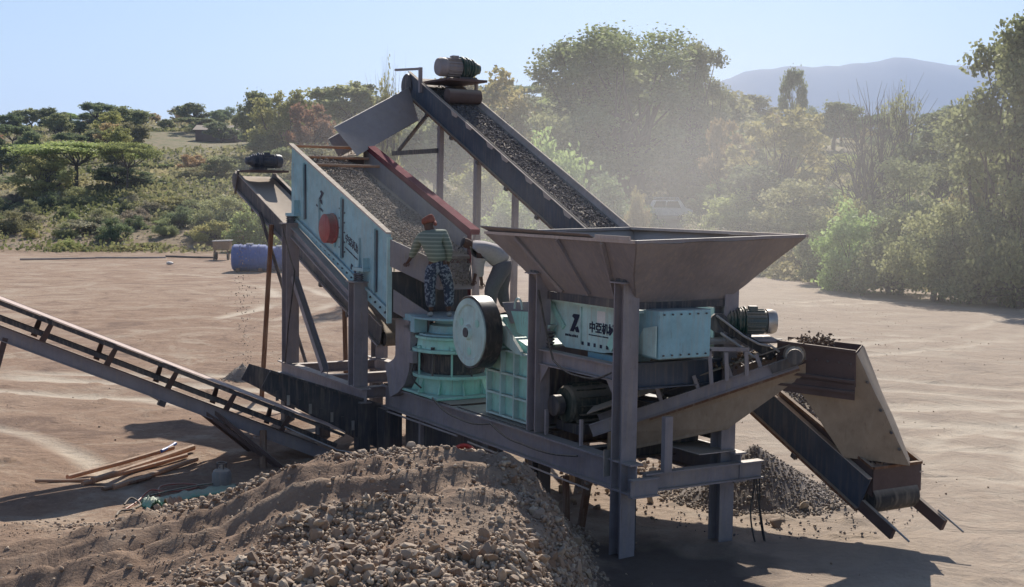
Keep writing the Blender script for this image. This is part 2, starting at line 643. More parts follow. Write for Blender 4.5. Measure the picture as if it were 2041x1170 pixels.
tag(gr, 'dry brown earth yard with wheel tracks running up into scrub hills', kind='structure')


def gz(x, y):
    return float(ground_h(np.array([x]), np.array([y]))[0])


# ------------------------------------------------------------------ mountains
def mountains(name, y0, depth, prof, seed, label):
    us = np.array([p[0] for p in prof], float)
    zt = np.array([zat(p[0], p[1], y0 + depth * .5) for p in prof])
    u = np.linspace(us[0], us[-1], 260)
    d = np.linspace(0, 1, 40)
    U, D = np.meshgrid(u, d)
    YY = y0 + depth * D
    XX = (U - 1020.5) / FPX * (y0 + depth * .5)
    ridge = np.interp(U, us, zt) + vnoise(XX, XX * 0, 330, seed + 3, 5) * 38
    prof_d = np.sin(np.clip(D, 0, 1) * np.pi) ** .8
    H_ = ridge * prof_d
    H_ = H_ + vnoise(XX, YY, 700, seed, 5, .55) * 55 * prof_d * np.clip(1 - prof_d, .12, 1) - 30 * (1 - prof_d)
    ii = np.arange(U.size).reshape(U.shape)
    F = np.stack([ii[:-1, :-1].ravel(), ii[:-1, 1:].ravel(), ii[1:, 1:].ravel(), ii[1:, :-1].ravel()], 1)
    o = np_mesh(name, np.stack([XX.ravel(), YY.ravel(), H_.ravel()], 1), F, M['hill'], smooth=True)
    tag(o, label, kind='structure')


m, n, b = new_mat('far_scrub')
c = mix(n, noise_tex(n, .006, 8, .7), (.06, .065, .04), (.16, .13, .09))
n.links.new(c, b.inputs['Base Color'])
b.inputs['Roughness'].default_value = 1
M['hill'] = m
mountains('mountains', 4200, 1600, [(-2600, 313), (-900, 343), (-200, 333), (500, 293), (900, 238), (1200, 198), (1420, 165), (1455, 155), (1500, 152), (1560, 141), (1640, 138), (1690, 132), (1735, 128), (1770, 130), (1820, 139), (1850, 147), (1890, 146), (1960, 139), (2080, 145), (2400, 183), (3000, 233), (4200, 273)], 11, 'blue hazy mountain ridge beyond the bush at right')

# ------------------------------------------------------------------ haze
hz = MB()
HX, HY0, HY1, HT = 9500, -420, 8000, 620
hz.add([(x, y, z) for x in (-HX, HX) for y in (HY0, HY1) for z in (-45, HT)], [(0, 1, 3, 2), (4, 6, 7, 5), (0, 4, 5, 1), (2, 3, 7, 6), (0, 2, 6, 4), (1, 5, 7, 3)])
m = bpy.data.materials.new('haze')
m.use_nodes = True
n = m.node_tree
n.nodes.remove(n.nodes['Principled BSDF'])
pv = N(n, 'ShaderNodeVolumePrincipled')
pv.inputs['Color'].default_value = (.50, .66, 1, 1)
pv.inputs['Density'].default_value = .00016
pv.inputs['Anisotropy'].default_value = .2
n.links.new(pv.outputs[0], n.nodes['Material Output'].inputs['Volume'])
o = hz.build('haze', m)
tag(o, kind='stuff')

# ------------------------------------------------------------------ plants
LEAFQ = np.array([(-.5, -.28, 0), (.15, -.5, .06), (.62, 0, 0), (.1, .42, -.05)], np.float32)


def rand_rot(k, rs):
    q = rs.normal(size=(k, 4))
    q /= np.linalg.norm(q, axis=1)[:, None]
    w_, x, y, z = q.T
    return np.stack([1 - 2 * (y * y + z * z), 2 * (x * y - z * w_), 2 * (x * z + y * w_), 2 * (x * y + z * w_), 1 - 2 * (x * x + z * z), 2 * (y * z - x * w_), 2 * (x * z - y * w_), 2 * (y * z + x * w_), 1 - 2 * (x * x + y * y)], 1).reshape(k, 3, 3)


def leaves_np(centers, sizes, rs, flat=0):
    k = len(centers)
    Rm = rand_rot(k, rs)
    q = LEAFQ[None] * sizes[:, None, None]
    v = np.einsum('kij,knj->kni', Rm, q)
    if flat:
        v[:, :, 2] *= (1 - flat)
    v += centers[:, None]
    F = np.arange(4 * k).reshape(k, 4)
    return v.reshape(-1, 3), F


def tree_proto(name, seed, H_, Wd, style, nleaf, lsize, mat, trunk=.25, stems=1, bare=False, lean=0):
    """returns (trunk mesh, crown mesh), base at the origin, height H_, crown width Wd"""
    rs = np.random.RandomState(seed)
    rr = random.Random(seed)
    mb = MB()
    tips = []
    nl = {'umbrella': 16, 'bush': 26, 'round': 26, 'airy': 46, 'layer': 22}[style]
    lobes = []
    for i in range(nl):
        a = rr.uniform(0, 2 * math.pi)
        rad = math.sqrt(rr.random())
        if style == 'umbrella':
            z = H_ * (.93 - .16 * rad ** 2 + rr.uniform(-.05, .05)); r = Wd * .5 * rad * .86; sz = (Wd * rr.uniform(.10, .17), H_ * rr.uniform(.045, .085))
        elif style == 'bush':
            z = H_ * (.12 + rr.random() * .76 * (1 - rad ** 2 * .75)); r = Wd * .5 * rad * .82; sz = (Wd * rr.uniform(.10, .18), H_ * rr.uniform(.09, .17))
        elif style == 'round':
            zz = rr.uniform(-1, 1)
            z = H_ * (.64 + .27 * zz); r = Wd * .5 * math.sqrt(max(0.05, 1 - zz * zz)) * rr.uniform(.45, .85); sz = (Wd * rr.uniform(.10, .17), H_ * rr.uniform(.06, .12))
        elif style == 'layer':
            zz = rr.random()
            z = H_ * (.35 + .6 * zz); r = Wd * .5 * (1 - .45 * zz) * rr.uniform(.35, .9); sz = (Wd * rr.uniform(.12, .20), H_ * rr.uniform(.03, .06))
        else:
            zz = rr.random()
            z = H_ * (.16 + .80 * zz); r = Wd * .5 * math.sqrt(max(.12, 1 - (zz - .35) ** 2 * 1.6)) * rr.uniform(.15, .88); sz = (Wd * rr.uniform(.07, .15), H_ * rr.uniform(.05, .10))
        lobes.append((Vector((math.cos(a) * r, math.sin(a) * r, z)), sz))
    # trunk and limbs
    tr = H_ * .022 + .03
    for sidx in range(stems):
        a0 = rr.uniform(0, 6.28)
        base = Vector((math.cos(a0), math.sin(a0), 0)) * (0 if stems == 1 else Wd * .05)
        fork = Vector((base.x * 2 + rr.uniform(-.06, .06) * H_ + lean * H_, base.y * 2 + rr.uniform(-.06, .06) * H_, H_ * trunk * rr.uniform(.85, 1.15)))
        mid = base.lerp(fork, .5) + Vector((rr.uniform(-.02, .02) * H_, rr.uniform(-.02, .02) * H_, 0))
        mb.tube([base - Vector((0, 0, .3)), mid, fork], [tr * 1.25, tr, tr * .8], 6)
        mine = lobes[sidx::stems]
        for lc, sz in mine:
            k1 = fork.lerp(lc, .45) + Vector((rr.uniform(-.05, .05) * H_, rr.uniform(-.05, .05) * H_, -.03 * H_))
            mb.tube([fork, k1, lc], [tr * .5, tr * .32, tr * .1], 4)
            if bare:
                for q in range(5):
                    e = lc + Vector((rr.uniform(-1, 1) * sz[0] * 2, rr.uniform(-1, 1) * sz[0] * 2, rr.uniform(-.3, 1.6) * sz[0] * 1.5))
                    s0 = k1.lerp(lc, rr.uniform(.1, .9))
                    e2 = s0.lerp(e, .55) + Vector((rr.uniform(-.1, .1), rr.uniform(-.1, .1), rr.uniform(-.1, .1))) * sz[0] * 3
                    mb.tube([s0, e2, e], [tr * .16, tr * .1, tr * .03], 3)
    tme = mb.build('trunk', M['deadwood'] if bare else M['bark'])
    tmesh = tme.data
    bpy.data.objects.remove(tme)
    if nleaf == 0:
        return tmesh, None
    # clusters of leaves in each lobe: twigs with leaves round them, so gaps stay
    C, S, T = [], [], []
    wts = np.array([sz[0] ** 1.6 for _, sz in lobes])
    wts /= wts.sum()
    for (lc, sz), wt in zip(lobes, wts):
        kl = int(nleaf * wt)
        ntw = max(4, kl // 14)
        d = rs.normal(size=(ntw, 3))
        d /= np.linalg.norm(d, axis=1)[:, None]
        rad = rs.rand(ntw) ** .45
        tw = d * rad[:, None] * np.array([sz[0], sz[0], sz[1]])[None]
        idx = rs.randint(0, ntw, kl)
        spread = np.array([sz[0], sz[0], sz[1] * 1.1]) * .24
        c = tw[idx] + rs.normal(size=(kl, 3)) * spread + np.array(lc)
        C.append(c)
        S.append(lsize * (0.6 + .8 * rs.rand(kl)))
        lobe_tone = rs.uniform(-.22, .22)
        T.append(np.clip(.5 + lobe_tone + rs.normal(size=kl) * .16 + rs.uniform(-.12, .12, ntw)[idx], 0, 1))
    C = np.concatenate(C)
    C[:, 2] = np.maximum(C[:, 2], .05)
    S = np.concatenate(S)
    T = np.concatenate(T)
    v, F = leaves_np(C, S, rs, flat=.35 if style in ('umbrella', 'layer') else .1)
    cm = np_mesh('crown', v, F, mat, tone=T, link=False)
    return tmesh, cm


PROTO = {}


def proto(key, *a, **k):
    PROTO[key] = (tree_proto(key, *a, **k), a[1], a[2])


proto('big_airy', 1, 14, 12, 'airy', 30000, .22, M['leaf_green'], trunk=.2, stems=3)
proto('big_airy2', 2, 12, 9, 'airy', 24000, .22, M['leaf_olive'], trunk=.2, stems=3)
proto('tall_layer', 3, 12, 8, 'layer', 14000, .17, M['leaf_green'], trunk=.3, stems=2)
proto('bush_a', 4, 5, 6.5, 'bush', 11000, .17, M['leaf_olive'], trunk=.12, stems=4)
proto('bush_b', 5, 4.5, 6, 'bush', 10000, .16, M['leaf_dark'], trunk=.12, stems=4)
proto('bush_c', 6, 3.2, 5, 'bush', 7000, .15, M['leaf_yellow'], trunk=.12, stems=4)
proto('bush_d', 16, 4.0, 5, 'bush', 8000, .16, M['leaf_lime'], trunk=.12, stems=4)
proto('round_a', 7, 7, 7, 'round', 8000, .26, M['leaf_dark'], trunk=.35)
proto('round_b', 8, 6, 6.5, 'round', 8000, .26, M['leaf_olive'], trunk=.3, stems=2)
proto('umbrella', 9, 8, 13, 'umbrella', 13000, .26, M['leaf_lime'], trunk=.45, lean=.05)
proto('umbrella_b', 10, 6, 9, 'umbrella', 7000, .28, M['leaf_dark'], trunk=.45)
proto('yellow', 11, 8, 9, 'airy', 8500, .28, M['leaf_yellow'], trunk=.3, stems=2)
proto('rusty', 12, 6, 7, 'round', 6000, .26, M['leaf_rust'], trunk=.3, stems=2)
proto('dry', 13, 2.2, 4.5, 'bush', 3600, .15, M['leaf_dry'], trunk=.2, stems=5, bare=True)
proto('dead', 14, 9, 9, 'airy', 0, .1, None, trunk=.25, stems=3, bare=True)
proto('half_bare', 15, 8, 7, 'airy', 3500, .2, M['leaf_olive'], trunk=.3, stems=3, bare=True)

LOOK = {'round_a': ('dark round-crowned tree', 'tree'), 'round_b': ('olive round-crowned tree', 'tree'), 'umbrella_b': ('dark flat-topped acacia', 'acacia'), 'umbrella': ('green flat-topped acacia', 'acacia'),
        'yellow': ('yellow-green tree', 'tree'), 'rusty': ('rust-tinted tree', 'tree'), 'bush_a': ('olive bush', 'shrub'), 'bush_b': ('dark bush', 'shrub'), 'bush_c': ('yellowish bush', 'shrub'), 'bush_d': ('bright green bush', 'shrub'), 'dry': ('dry grey bush', 'shrub')}


def plant(key, x, y, h, wd=None, name='tree', label=None, cat='tree', group=None, reg=None, rot=None, sink=0):
    (tm, cm), H0, W0 = PROTO[key]
    o = bpy.data.objects.new(name, None)
    col.objects.link(o)
    if reg:
        lk, ct_ = LOOK[key]
        u_ = 1020.5 + FPX * x / y
        wh = ('on the left hillside' if u_ < 480 else 'on the hill behind the screen and grey chute' if u_ < 1000 else 'behind the long conveyor and hopper' if u_ < 1450 else 'in the bush below the mountains' if u_ < 1750 else 'in the thicket toward the right edge')
        dd = {'far': 'far up', 'mid': 'low down', 'shrub': 'low down'}[reg]
        label, cat, group = f'{lk} {dd} {wh}', ct_, (f'{lk}es' if lk.endswith('sh') else f'{lk}s') + f' {dd} {wh}'
    tag(o, label, cat, group)
    o.location = (x, y, gz(x, y) - sink)
    sx = (wd / W0) if wd else h / H0
    o.scale = (sx, sx, h / H0)
    o.rotation_euler = (0, 0, rnd.uniform(0, 6.28) if rot is None else rot)
    for nm, me in (('trunk', tm), ('crown', cm)):
        if me is None:
            continue
        c = bpy.data.objects.new(nm, me)
        col.objects.link(c)
        c.parent = o
    return o


def plant_px(key, u, y, vtop, wpx=None, **k):
    p = at(u, y)
    g0 = gz(p.x, p.y)
    h = zat(u, vtop, y) - g0
    plant(key, p.x, p.y, h, None if wpx is None else wpx / FPX * y, **k)

# ================================================================== THE PLANT
GND = -.05


def part(name, mat, parent, fn, smooth=False, bevel=0, label=None, dent=0):
    mb = MB()
    fn(mb)
    o = mb.build(name, mat, parent, smooth=smooth, bevel=bevel)
    if dent:        # beaten, slightly buckled plate
        off = parent_origin(parent)
        bm = bmesh.new()
        bm.from_mesh(o.data)
        for _ in range(4):
            es = [e_ for e_ in bm.edges if e_.calc_length() > .22]
            if es:
                bmesh.ops.subdivide_edges(bm, edges=es, cuts=1, use_grid_fill=True)
        for v in bm.verts:
            q_ = v.co + off
            v.co += Vector((mnoise.noise(q_ * 1.9), mnoise.noise(q_ * 1.9 + Vector((9, 0, 0))), .5 * mnoise.noise(q_ * 2.3 + Vector((0, 9, 0))))) * dent + Vector((mnoise.noise(q_ * 6), mnoise.noise(q_ * 6 + Vector((3, 3, 0))), 0)) * dent * .25
        for f_ in bm.faces:
            f_.smooth = True
        bm.to_mesh(o.data)
        bm.free()
        o.data.set_sharp_from_angle(angle=R(30))
    if label:
        o['label'] = label
    return o


# ---------------------------------------------------------------- platform frame
fr = thing('platform_frame', W(3, 1, 0), 'long grey steel platform frame carrying the crushers', 'steel frame')
for t_, z0, z1 in ((.02, .84, 1.24), (1.72, .84, 1.24)):
    part('main_beam', M['grey'], fr, lambda mb: mb.hbeam(W(-.25, t_, (z0 + z1) / 2), W(7.45, t_, (z0 + z1) / 2), .2, z1 - z0, Z, .025))
for s_ in (1.1, 2.35, 3.5, 4.6, 5.7, 7.3):
    part('cross_beam', M['dark'], fr, lambda mb: mb.hbeam(W(s_, .13, 1.1), W(s_, 1.61, 1.1), .16, .22, Z, .02))
part('end_beam', M['grey'], fr, lambda mb: mb.hbeam(W(-.22, .14, .99), W(-.22, 2.1, .99), .14, .24, Z, .02))
part('end_beam', M['grey'], fr, lambda mb: mb.hbeam(W(-.32, -.12, .95), W(-.32, .3, .95), .1, .24, Z, .02))
part('deck_plate', M['brown'], fr, lambda mb: mb.sbox(4.75, 7.4, -.05, 1.8, 1.245, 1.262))
part('deck_plate', M['rail'], fr, lambda mb: mb.sbox(-.15, 2.2, 1.1, 1.72, 1.245, 1.257))
part('deck_plate', M['dark'], fr, lambda mb: mb.sbox(2.3, 4.6, -.02, 1.8, 1.245, 1.26))
for s_, t_, wd in ((7.25, 0, .34), (7.25, 1.7, .3), (5.95, 0, .07), (3.55, 0, .16), (3.55, 1.7, .16), (5.2, 1.7, .12)):
    part('leg', M['dark'] if wd > .1 else M['grey'], fr, lambda mb: mb.sbox(s_ - wd / 2, s_ + wd / 2, t_ - wd / 2, t_ + wd / 2, GND, .835))
part('tie_rod', M['grey'], fr, lambda mb: mb.tube([W(7.5, -.12, .80), W(4.4, -.12, .82)], .018, 6))
part('tie_rod', M['rail'], fr, lambda mb: mb.tube([W(4.0, -.14, .80), W(.6, -.14, .76)], .014, 6))
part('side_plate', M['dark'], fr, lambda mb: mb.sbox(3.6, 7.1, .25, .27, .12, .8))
# short railing stubs on the beam
for s_ in (1.0, 1.9):
    part('stub_post', M['grey'], fr, lambda mb: mb.sbox(s_ - .02, s_ + .02, -.03, .01, 1.26, 1.62))
part('stub_post', M['grey'], fr, lambda mb: mb.sbox(-.3, -.22, .42, .54, 1.1, 1.82))
part('bracket_plate', M['steel'], fr, lambda mb: mb.sbox(.25, .27, -.14, -.04, 1.0, 1.35))

# ---------------------------------------------------------------- hopper tower
tw = thing('hopper_tower', W(1.1, .8, 0), 'tall grey steel tower whose four posts hold up the feed hopper', 'steel frame')
PW = .235


def post(mb, s, t, z0, z1, w_=PW):
    # H section, flanges facing -A and +A
    p, q = W(s, t, z0), W(s, t, z1)
    mb.hbeam(p, q, w_, w_, up=A, tf=.022)


for s_, t_, z0, z1 in ((.06, .03, -.06, 3.52), (2.2, .03, 1.265, 3.52), (.06, 1.66, -.14, 3.45), (2.2, 1.72, 1.265, 3.45)):
    pp = part('post', M['grey'], tw, lambda mb: post(mb, s_, t_, z0, z1))
    part('cap_plate', M['grey'], pp, lambda mb: mb.sbox(s_ - .16, s_ + .16, t_ - .16, t_ + .16, z1 + .001, z1 + .02))
    part('bracket', M['dark'], pp, lambda mb: mb.sbox(s_ - .12, s_ + .10, t_ - .10, t_ - .085, z1 + .021, z1 + .26))
    part('bracket_web', M['dark'], pp, lambda mb: mb.sbox(s_ - .015, s_ + .015, t_ - .084, t_ + .1, z1 + .021, z1 + .2))
    if z0 < 0:
        part('foot_plate', M['steel'], pp, lambda mb: mb.sbox(s_ - .22, s_ + .22, t_ - .22, t_ + .22, z0 - .01, z0 + .012))
part('feeder_beam', M['grey'], tw, lambda mb: mb.hbeam(W(.185, .03, 2.35), W(2.08, .03, 2.35), .15, .22, Z, .018))
part('feeder_beam', M['grey'], tw, lambda mb: mb.hbeam(W(.185, 1.72, 2.35), W(2.08, 1.72, 2.35), .15, .22, Z, .018))
part('cross_beam', M['blue'], tw, lambda mb: mb.hbeam(W(.06, .155, 2.32), W(.06, 1.6, 2.32), .16, .34, Z, .018))
part('cross_beam', M['grey'], tw, lambda mb: mb.hbeam(W(2.2, .155, 2.32), W(2.2, 1.6, 2.32), .15, .3, Z, .018))
for s_, d_ in ((.19, 1), (2.07, -1)):
    part('gusset_plate', M['grey'], tw, lambda mb: mb.prism([W(s_, -.02, 2.235), W(s_ + .22 * d_, -.02, 2.235), W(s_, -.02, 1.98)], B * .015))
part('added_back_blocker', M['dark'], tw, lambda mb: mb.sbox(.2, 2.08, 1.79, 1.81, 1.3, 2.22))  # added dark sheet, hides bright ground so the tower interior stays dark
part('added_inner_blocker', M['dark'], tw, lambda mb: mb.sbox(2.36, 2.38, .3, 1.6, 1.3, 2.2))  # second added dark sheet, darkens the view through the tower
# lower part of the tower
for s_ in (.06, 2.2):
    part('lower_post', M['dark'], tw, lambda mb: mb.hbeam(W(s_ + .24, .25, GND), W(s_ + .24, .25, .83), .2, .2, A, .02))
part('brace', M['rust'], tw, lambda mb: mb.beam(W(.75, -.05, .8), W(.95, -.05, -.03), .09, .06, A))
part('brace', M['rust'], tw, lambda mb: mb.beam(W(1.3, -.05, .8), W(1.25, -.05, -.03), .07, .06, A))

# ---------------------------------------------------------------- feed hopper
hp = thing('feed_hopper', W(1.1, .8, 3.3), 'big open grey steel feed hopper with flared sides on top of the tower', 'hopper')
RIM = {'N': (-.62, -.34, 4.05), 'L': (3.13, -.34, 4.06), 'F': (3.3, 2.42, 4.12), 'R': (-.6, 2.40, 4.12)}
BOT = {'N': (.0, .12, 3.28), 'L': (2.12, .12, 3.28), 'F': (2.12, 1.6, 3.28), 'R': (.0, 1.6, 3.28)}


def slab(mb, pts, th):
    pts = [Vector(p) for p in pts]
    nrm = (pts[1] - pts[0]).cross(pts[-1] - pts[0]).normalized()
    mb.prism(pts, nrm * th)


for a_, b_ in (('N', 'L'), ('L', 'F'), ('F', 'R'), ('R', 'N')):
    sd_ = part('side_panel', M['hopper'], hp, lambda mb: slab(mb, [W(*RIM[a_]), W(*RIM[b_]), W(*BOT[b_]), W(*BOT[a_])], .012), dent=.028)
    part('rim_flange', M['rail'] if a_ in 'NF' else M['hopper'], sd_, lambda mb: mb.beam(W(*RIM[a_]) + Z * .02, W(*RIM[b_]) + Z * .02, .16 if a_ == 'F' else .07, .04))
r_ = lambda a_, b_, f: Vector(W(*a_)).lerp(W(*b_), f)
for f in (.18, .47, .77):
    p_, q_ = r_(RIM['N'], RIM['L'], f), r_(BOT['N'], BOT['L'], f)
    part('rib', M['hopper'], hp, lambda mb: mb.beam(p_.lerp(q_, .02) - B * .035, p_.lerp(q_, .97) - B * .035, .05, .05, B))
part('panel_extension', M['rail'], hp, lambda mb: mb.beam(r_(RIM['N'], RIM['L'], .02) + Z * .06 - B * .03, r_(RIM['N'], RIM['L'], .22) + Z * .06 - B * .03, .03, .05))
part('panel_extension', M['hopper'], hp, lambda mb: slab(mb, [W(.3, -.31, 4.08), W(3.13, -.31, 4.10), W(3.2, -.42, 4.17), W(.3, -.42, 4.14)], .012))
part('collar', M['dark'], hp, lambda mb: (mb.sbox(-.02, 2.14, .09, .115, 3.17, 3.279), mb.sbox(-.045, -.021, .09, 1.63, 3.19, 3.279), mb.sbox(-.02, 2.14, 1.605, 1.63, 3.17, 3.279)))

# ---------------------------------------------------------------- vibrating feeder
fe = thing('vibrating_feeder', W(1.1, .8, 2.5), 'pale mint vibrating feeder with dark logo and lettering below the hopper', 'feeder')
FP = M['mintd']
tr_ = part('trough_side', FP, fe, lambda mb: mb.prism([W(2.3, .25, 3.16), W(.12, .25, 3.16), W(.12, .25, 2.62), W(.9, .25, 2.52), W(1.85, .25, 2.50), W(2.3, .25, 2.72)], B * .02))
part('rim_flange', FP, tr_, lambda mb: mb.sbox(-.0, 2.33, .19, .29, 3.13, 3.16 + .012))
part('rib', M['mint'], tr_, lambda mb: mb.beam(W(2.22, .235, 3.1), W(1.86, .235, 2.78), .09, .03, B))
part('rib', M['mint'], tr_, lambda mb: mb.beam(W(.38, .2, 2.95), W(.62, .2, 2.62), .13, .09, B))
part('rib', FP, tr_, lambda mb: mb.sbox(1.42, 1.45, .225, .25, 2.6, 3.1))
part('trough_side', FP, fe, lambda mb: mb.prism([W(2.3, 1.52, 3.16), W(.12, 1.52, 3.16), W(.12, 1.52, 2.62), W(1.85, 1.52, 2.5), W(2.3, 1.52, 2.72)], B * -.02))
part('trough_floor', M['dark'], fe, lambda mb: mb.sbox(.12, 2.6, .27, 1.5, 2.70, 2.73))
part('end_box', M['cyan'], fe, lambda mb: mb.sbox(-.33, .11, .26, 1.09, 2.57, 3.19), bevel=.012, dent=.010)
part('end_box', FP, fe, lambda mb: mb.prism([W(-.05, .245, 2.95), W(-.31, .245, 3.0), W(-.31, .245, 2.6), W(.2, .245, 2.62)], -B * .02), label='small pale triangular bracket box')
part('mounting_foot', FP, fe, lambda mb: mb.prism([W(2.28, .2, 2.8), W(1.98, .2, 2.8), W(2.12, .2, 2.72), W(2.28, .2, 2.72)], -B * .1))
part('exciter_box', M['cyan'], fe, lambda mb: mb.sbox(.7, 1.35, .3, .9, 2.34, 2.5), bevel=.01)
for s_, z_ in ((2.12, 2.59), (.22, 2.50)):
    part('spring', M['dark'], fe, lambda mb: mb.lathe(W(s_, .15, z_ - .12), Z, [(.05, 0)] + [q_ for k in range(5) for q_ in ((.085, k * .05 + .012), (.085, k * .05 + .024), (.05, k * .05 + .036))], 12))
part('warning_plate', M['white'], fe, lambda mb: mb.sbox(.85, 1.05, .246, .2495, 2.92, 3.08))


def text_part(txt, size, origin, xdir, ydir, mat, parent, name='lettering', depth=.003, bold=0):
    cu = bpy.data.curves.new('t', 'FONT')
    cu.body = txt
    cu.size = size
    cu.extrude = depth
    cu.offset = bold
    cu.resolution_u = 3
    ob = bpy.data.objects.new('t', cu)
    col.objects.link(ob)
    bpy.context.view_layer.update()
    me = bpy.data.meshes.new_from_object(ob.evaluated_get(bpy.context.evaluated_depsgraph_get()))
    bpy.data.objects.remove(ob)
    x, y = Vector(xdir).normalized(), Vector(ydir).normalized()
    z = x.cross(y)
    mt = Matrix(((x.x, y.x, z.x, 0), (x.y, y.y, z.y, 0), (x.z, y.z, z.z, 0), (0, 0, 0, 1)))
    mt.translation = Vector(origin) - parent_origin(parent)
    me.transform(mt)
    me.materials.clear()
    me.materials.append(mat)
    o = bpy.data.objects.new(name, me)
    col.objects.link(o)
    o.parent = parent
    return o


def logo(mb, P, x, y, s):
    # three slanted strokes forming a z-like mark
    P, x, y = Vector(P), Vector(x), Vector(y)
    nrm = x.cross(y) * .004
    for poly in ([(.35, 1), (1, 1), (.38, 0), (.0, 0), (.45, .72), (.2, .86)], [(.48, .22), (.78, .34), (1.0, 0), (.62, 0)]):
        mb.prism([P + x * a * s + y * b_ * s for a, b_ in poly], nrm)


def marks(parent, origin, xdir, ydir, n_, pitch_, w_, h_):
    # small print too worn and far away to read: a row of short dark strokes
    x, y, o0 = Vector(xdir).normalized(), Vector(ydir).normalized(), Vector(origin)
    rr = random.Random(n_ * 7)
    mb = MB()
    for k in range(n_):
        p = o0 + x * k * pitch_
        ww, hh = w_ * rr.uniform(.7, 1), h_ * rr.uniform(.7, 1)
        mb.prism([p, p + x * ww, p + x * ww + y * hh, p + y * hh], x.cross(y) * .003)
    o = mb.build('small_print', M['ink'], parent)
    o['kind'] = 'stuff'
    return o


logo_o = part('logo', M['ink'], fe, lambda mb: logo(mb, W(1.72, .246, 2.74), -A, Z, .25))
marks(fe, W(1.84, .246, 2.665), -A, Z, 8, .042, .032, .035)
text_part('中亞机械', .155, W(1.24, .246, 2.79), -A, Z, M['ink'], fe, 'lettering', bold=.004)
marks(fe, W(1.24, .246, 2.73), -A, Z, 14, .034, .028, .018)
marks(fe, W(1.42, .246, 2.58), -A, Z, 5, .15, .06, .05)

for z_ in (2.62, 3.14):
    for k in range(6):
        part('bolt', M['dark'], fe, lambda mb: mb.cyl(W(-.335, .33 + k * .135, z_), W(-.355, .33 + k * .135, z_), .012, n=6))
# ---------------------------------------------------------------- jaw crusher
jc = thing('jaw_crusher', W(3.3, .8, 1.26), 'mint green jaw crusher with ribbed body and big black-rimmed flywheel', 'crusher')
JM = M['mint']
body = part('body', JM, jc, lambda mb: (mb.prism([W(3.85, .16, 1.28), W(3.92, .16, 2.62), W(3.45, .16, 2.8), W(3.2, .16, 2.52), W(2.75, .16, 2.42), W(2.45, .16, 1.28)], B * 1.2)), bevel=.012)
for s_ in (3.8, 3.38, 2.98, 2.58):
    part('rib', FP, body, lambda mb: mb.sbox(s_ - .015, s_ + .015, .07, .158, 1.3, 2.36))
for z_ in (1.3, 1.62, 1.95, 2.3):
    part('rib', FP, body, lambda mb: mb.sbox(2.5, 3.82, .075, .155, z_ - .015, z_ + .015))
part('bearing_housing', JM, jc, lambda mb: mb.lathe(W(3.6, -.02, 2.55), B, [(.2, 0), (.26, .04), (.26, .3), (.2, .34)], 20), smooth=True)
part('shaft', M['steel'], jc, lambda mb: mb.cyl(W(3.66, -.34, 2.555), W(3.66, 2.0, 2.555), .07, n=16), smooth=True)
part('jaw_cover', FP, jc, lambda mb: mb.prism([W(3.5, .1, 2.78), W(3.15, .1, 2.62), W(2.75, .1, 2.34), W(2.7, .1, 2.28), W(2.9, .1, 2.3), W(3.3, .1, 2.42), W(3.55, .1, 2.6)], -B * .05))
part('guard_plate', JM, jc, lambda mb: mb.prism([W(3.2, .14, 2.9), W(2.4, .14, 2.95), W(2.4, .14, 2.5), W(3.0, .14, 2.6)], B * .02))
part('lifting_eye', FP, jc, lambda mb: mb.tube([W(2.95 + .11 * math.cos(a), .12, 2.95 + .16 * math.sin(a)) for a in [i * math.pi / 10 for i in range(11)]], .018, 6))
for t_, s_ in ((-.32, 1), (1.75, 1)):
    fw = part('flywheel', M['black'], jc, lambda mb: mb.lathe(W(3.66, t_, 2.555), B, [(.48, .015), (.545, 0), (.555, .01), (.555, .27), (.545, .28), (.46, .265)], 48), smooth=True)
    d_ = part('wheel_face', FP, fw, lambda mb: mb.lathe(W(3.66, t_ - .004, 2.555), B, [(.10, -.055), (.125, -.01), (.2, .004), (.40, .008), (.425, -.012), (.515, -.012), (.52, .02)], 48), smooth=True, label='pale mint disc face of the flywheel')
    part('hub', M['dark'], fw, lambda mb: mb.cyl(W(3.66, t_ - .075, 2.555), W(3.66, t_ - .05, 2.555), .075, n=20), smooth=True)
    for k in range(3):
        a = k * 2.094 + .5
        part('balance_hole', M['mint'], fw, lambda mb: mb.cyl(W(3.66 + .29 * math.cos(a), t_ - .006, 2.555 + .29 * math.sin(a)), W(3.66 + .29 * math.cos(a), t_ - .001, 2.555 + .29 * math.sin(a)), .06, n=14))
part('feed_chute', M['grey'], jc, lambda mb: (mb.prism([W(2.35, .2, 2.72), W(2.4, .2, 3.1), W(3.55, .2, 3.0), W(3.3, .2, 2.72)], B * .02), mb.prism([W(2.35, 1.5, 2.72), W(2.4, 1.5, 3.1), W(3.55, 1.5, 3.0), W(3.3, 1.5, 2.72)], B * .02), mb.prism([W(3.56, .2, 3.0), W(3.56, 1.5, 3.0), W(3.3, 1.5, 2.7), W(3.3, .2, 2.7)], A * .02)))
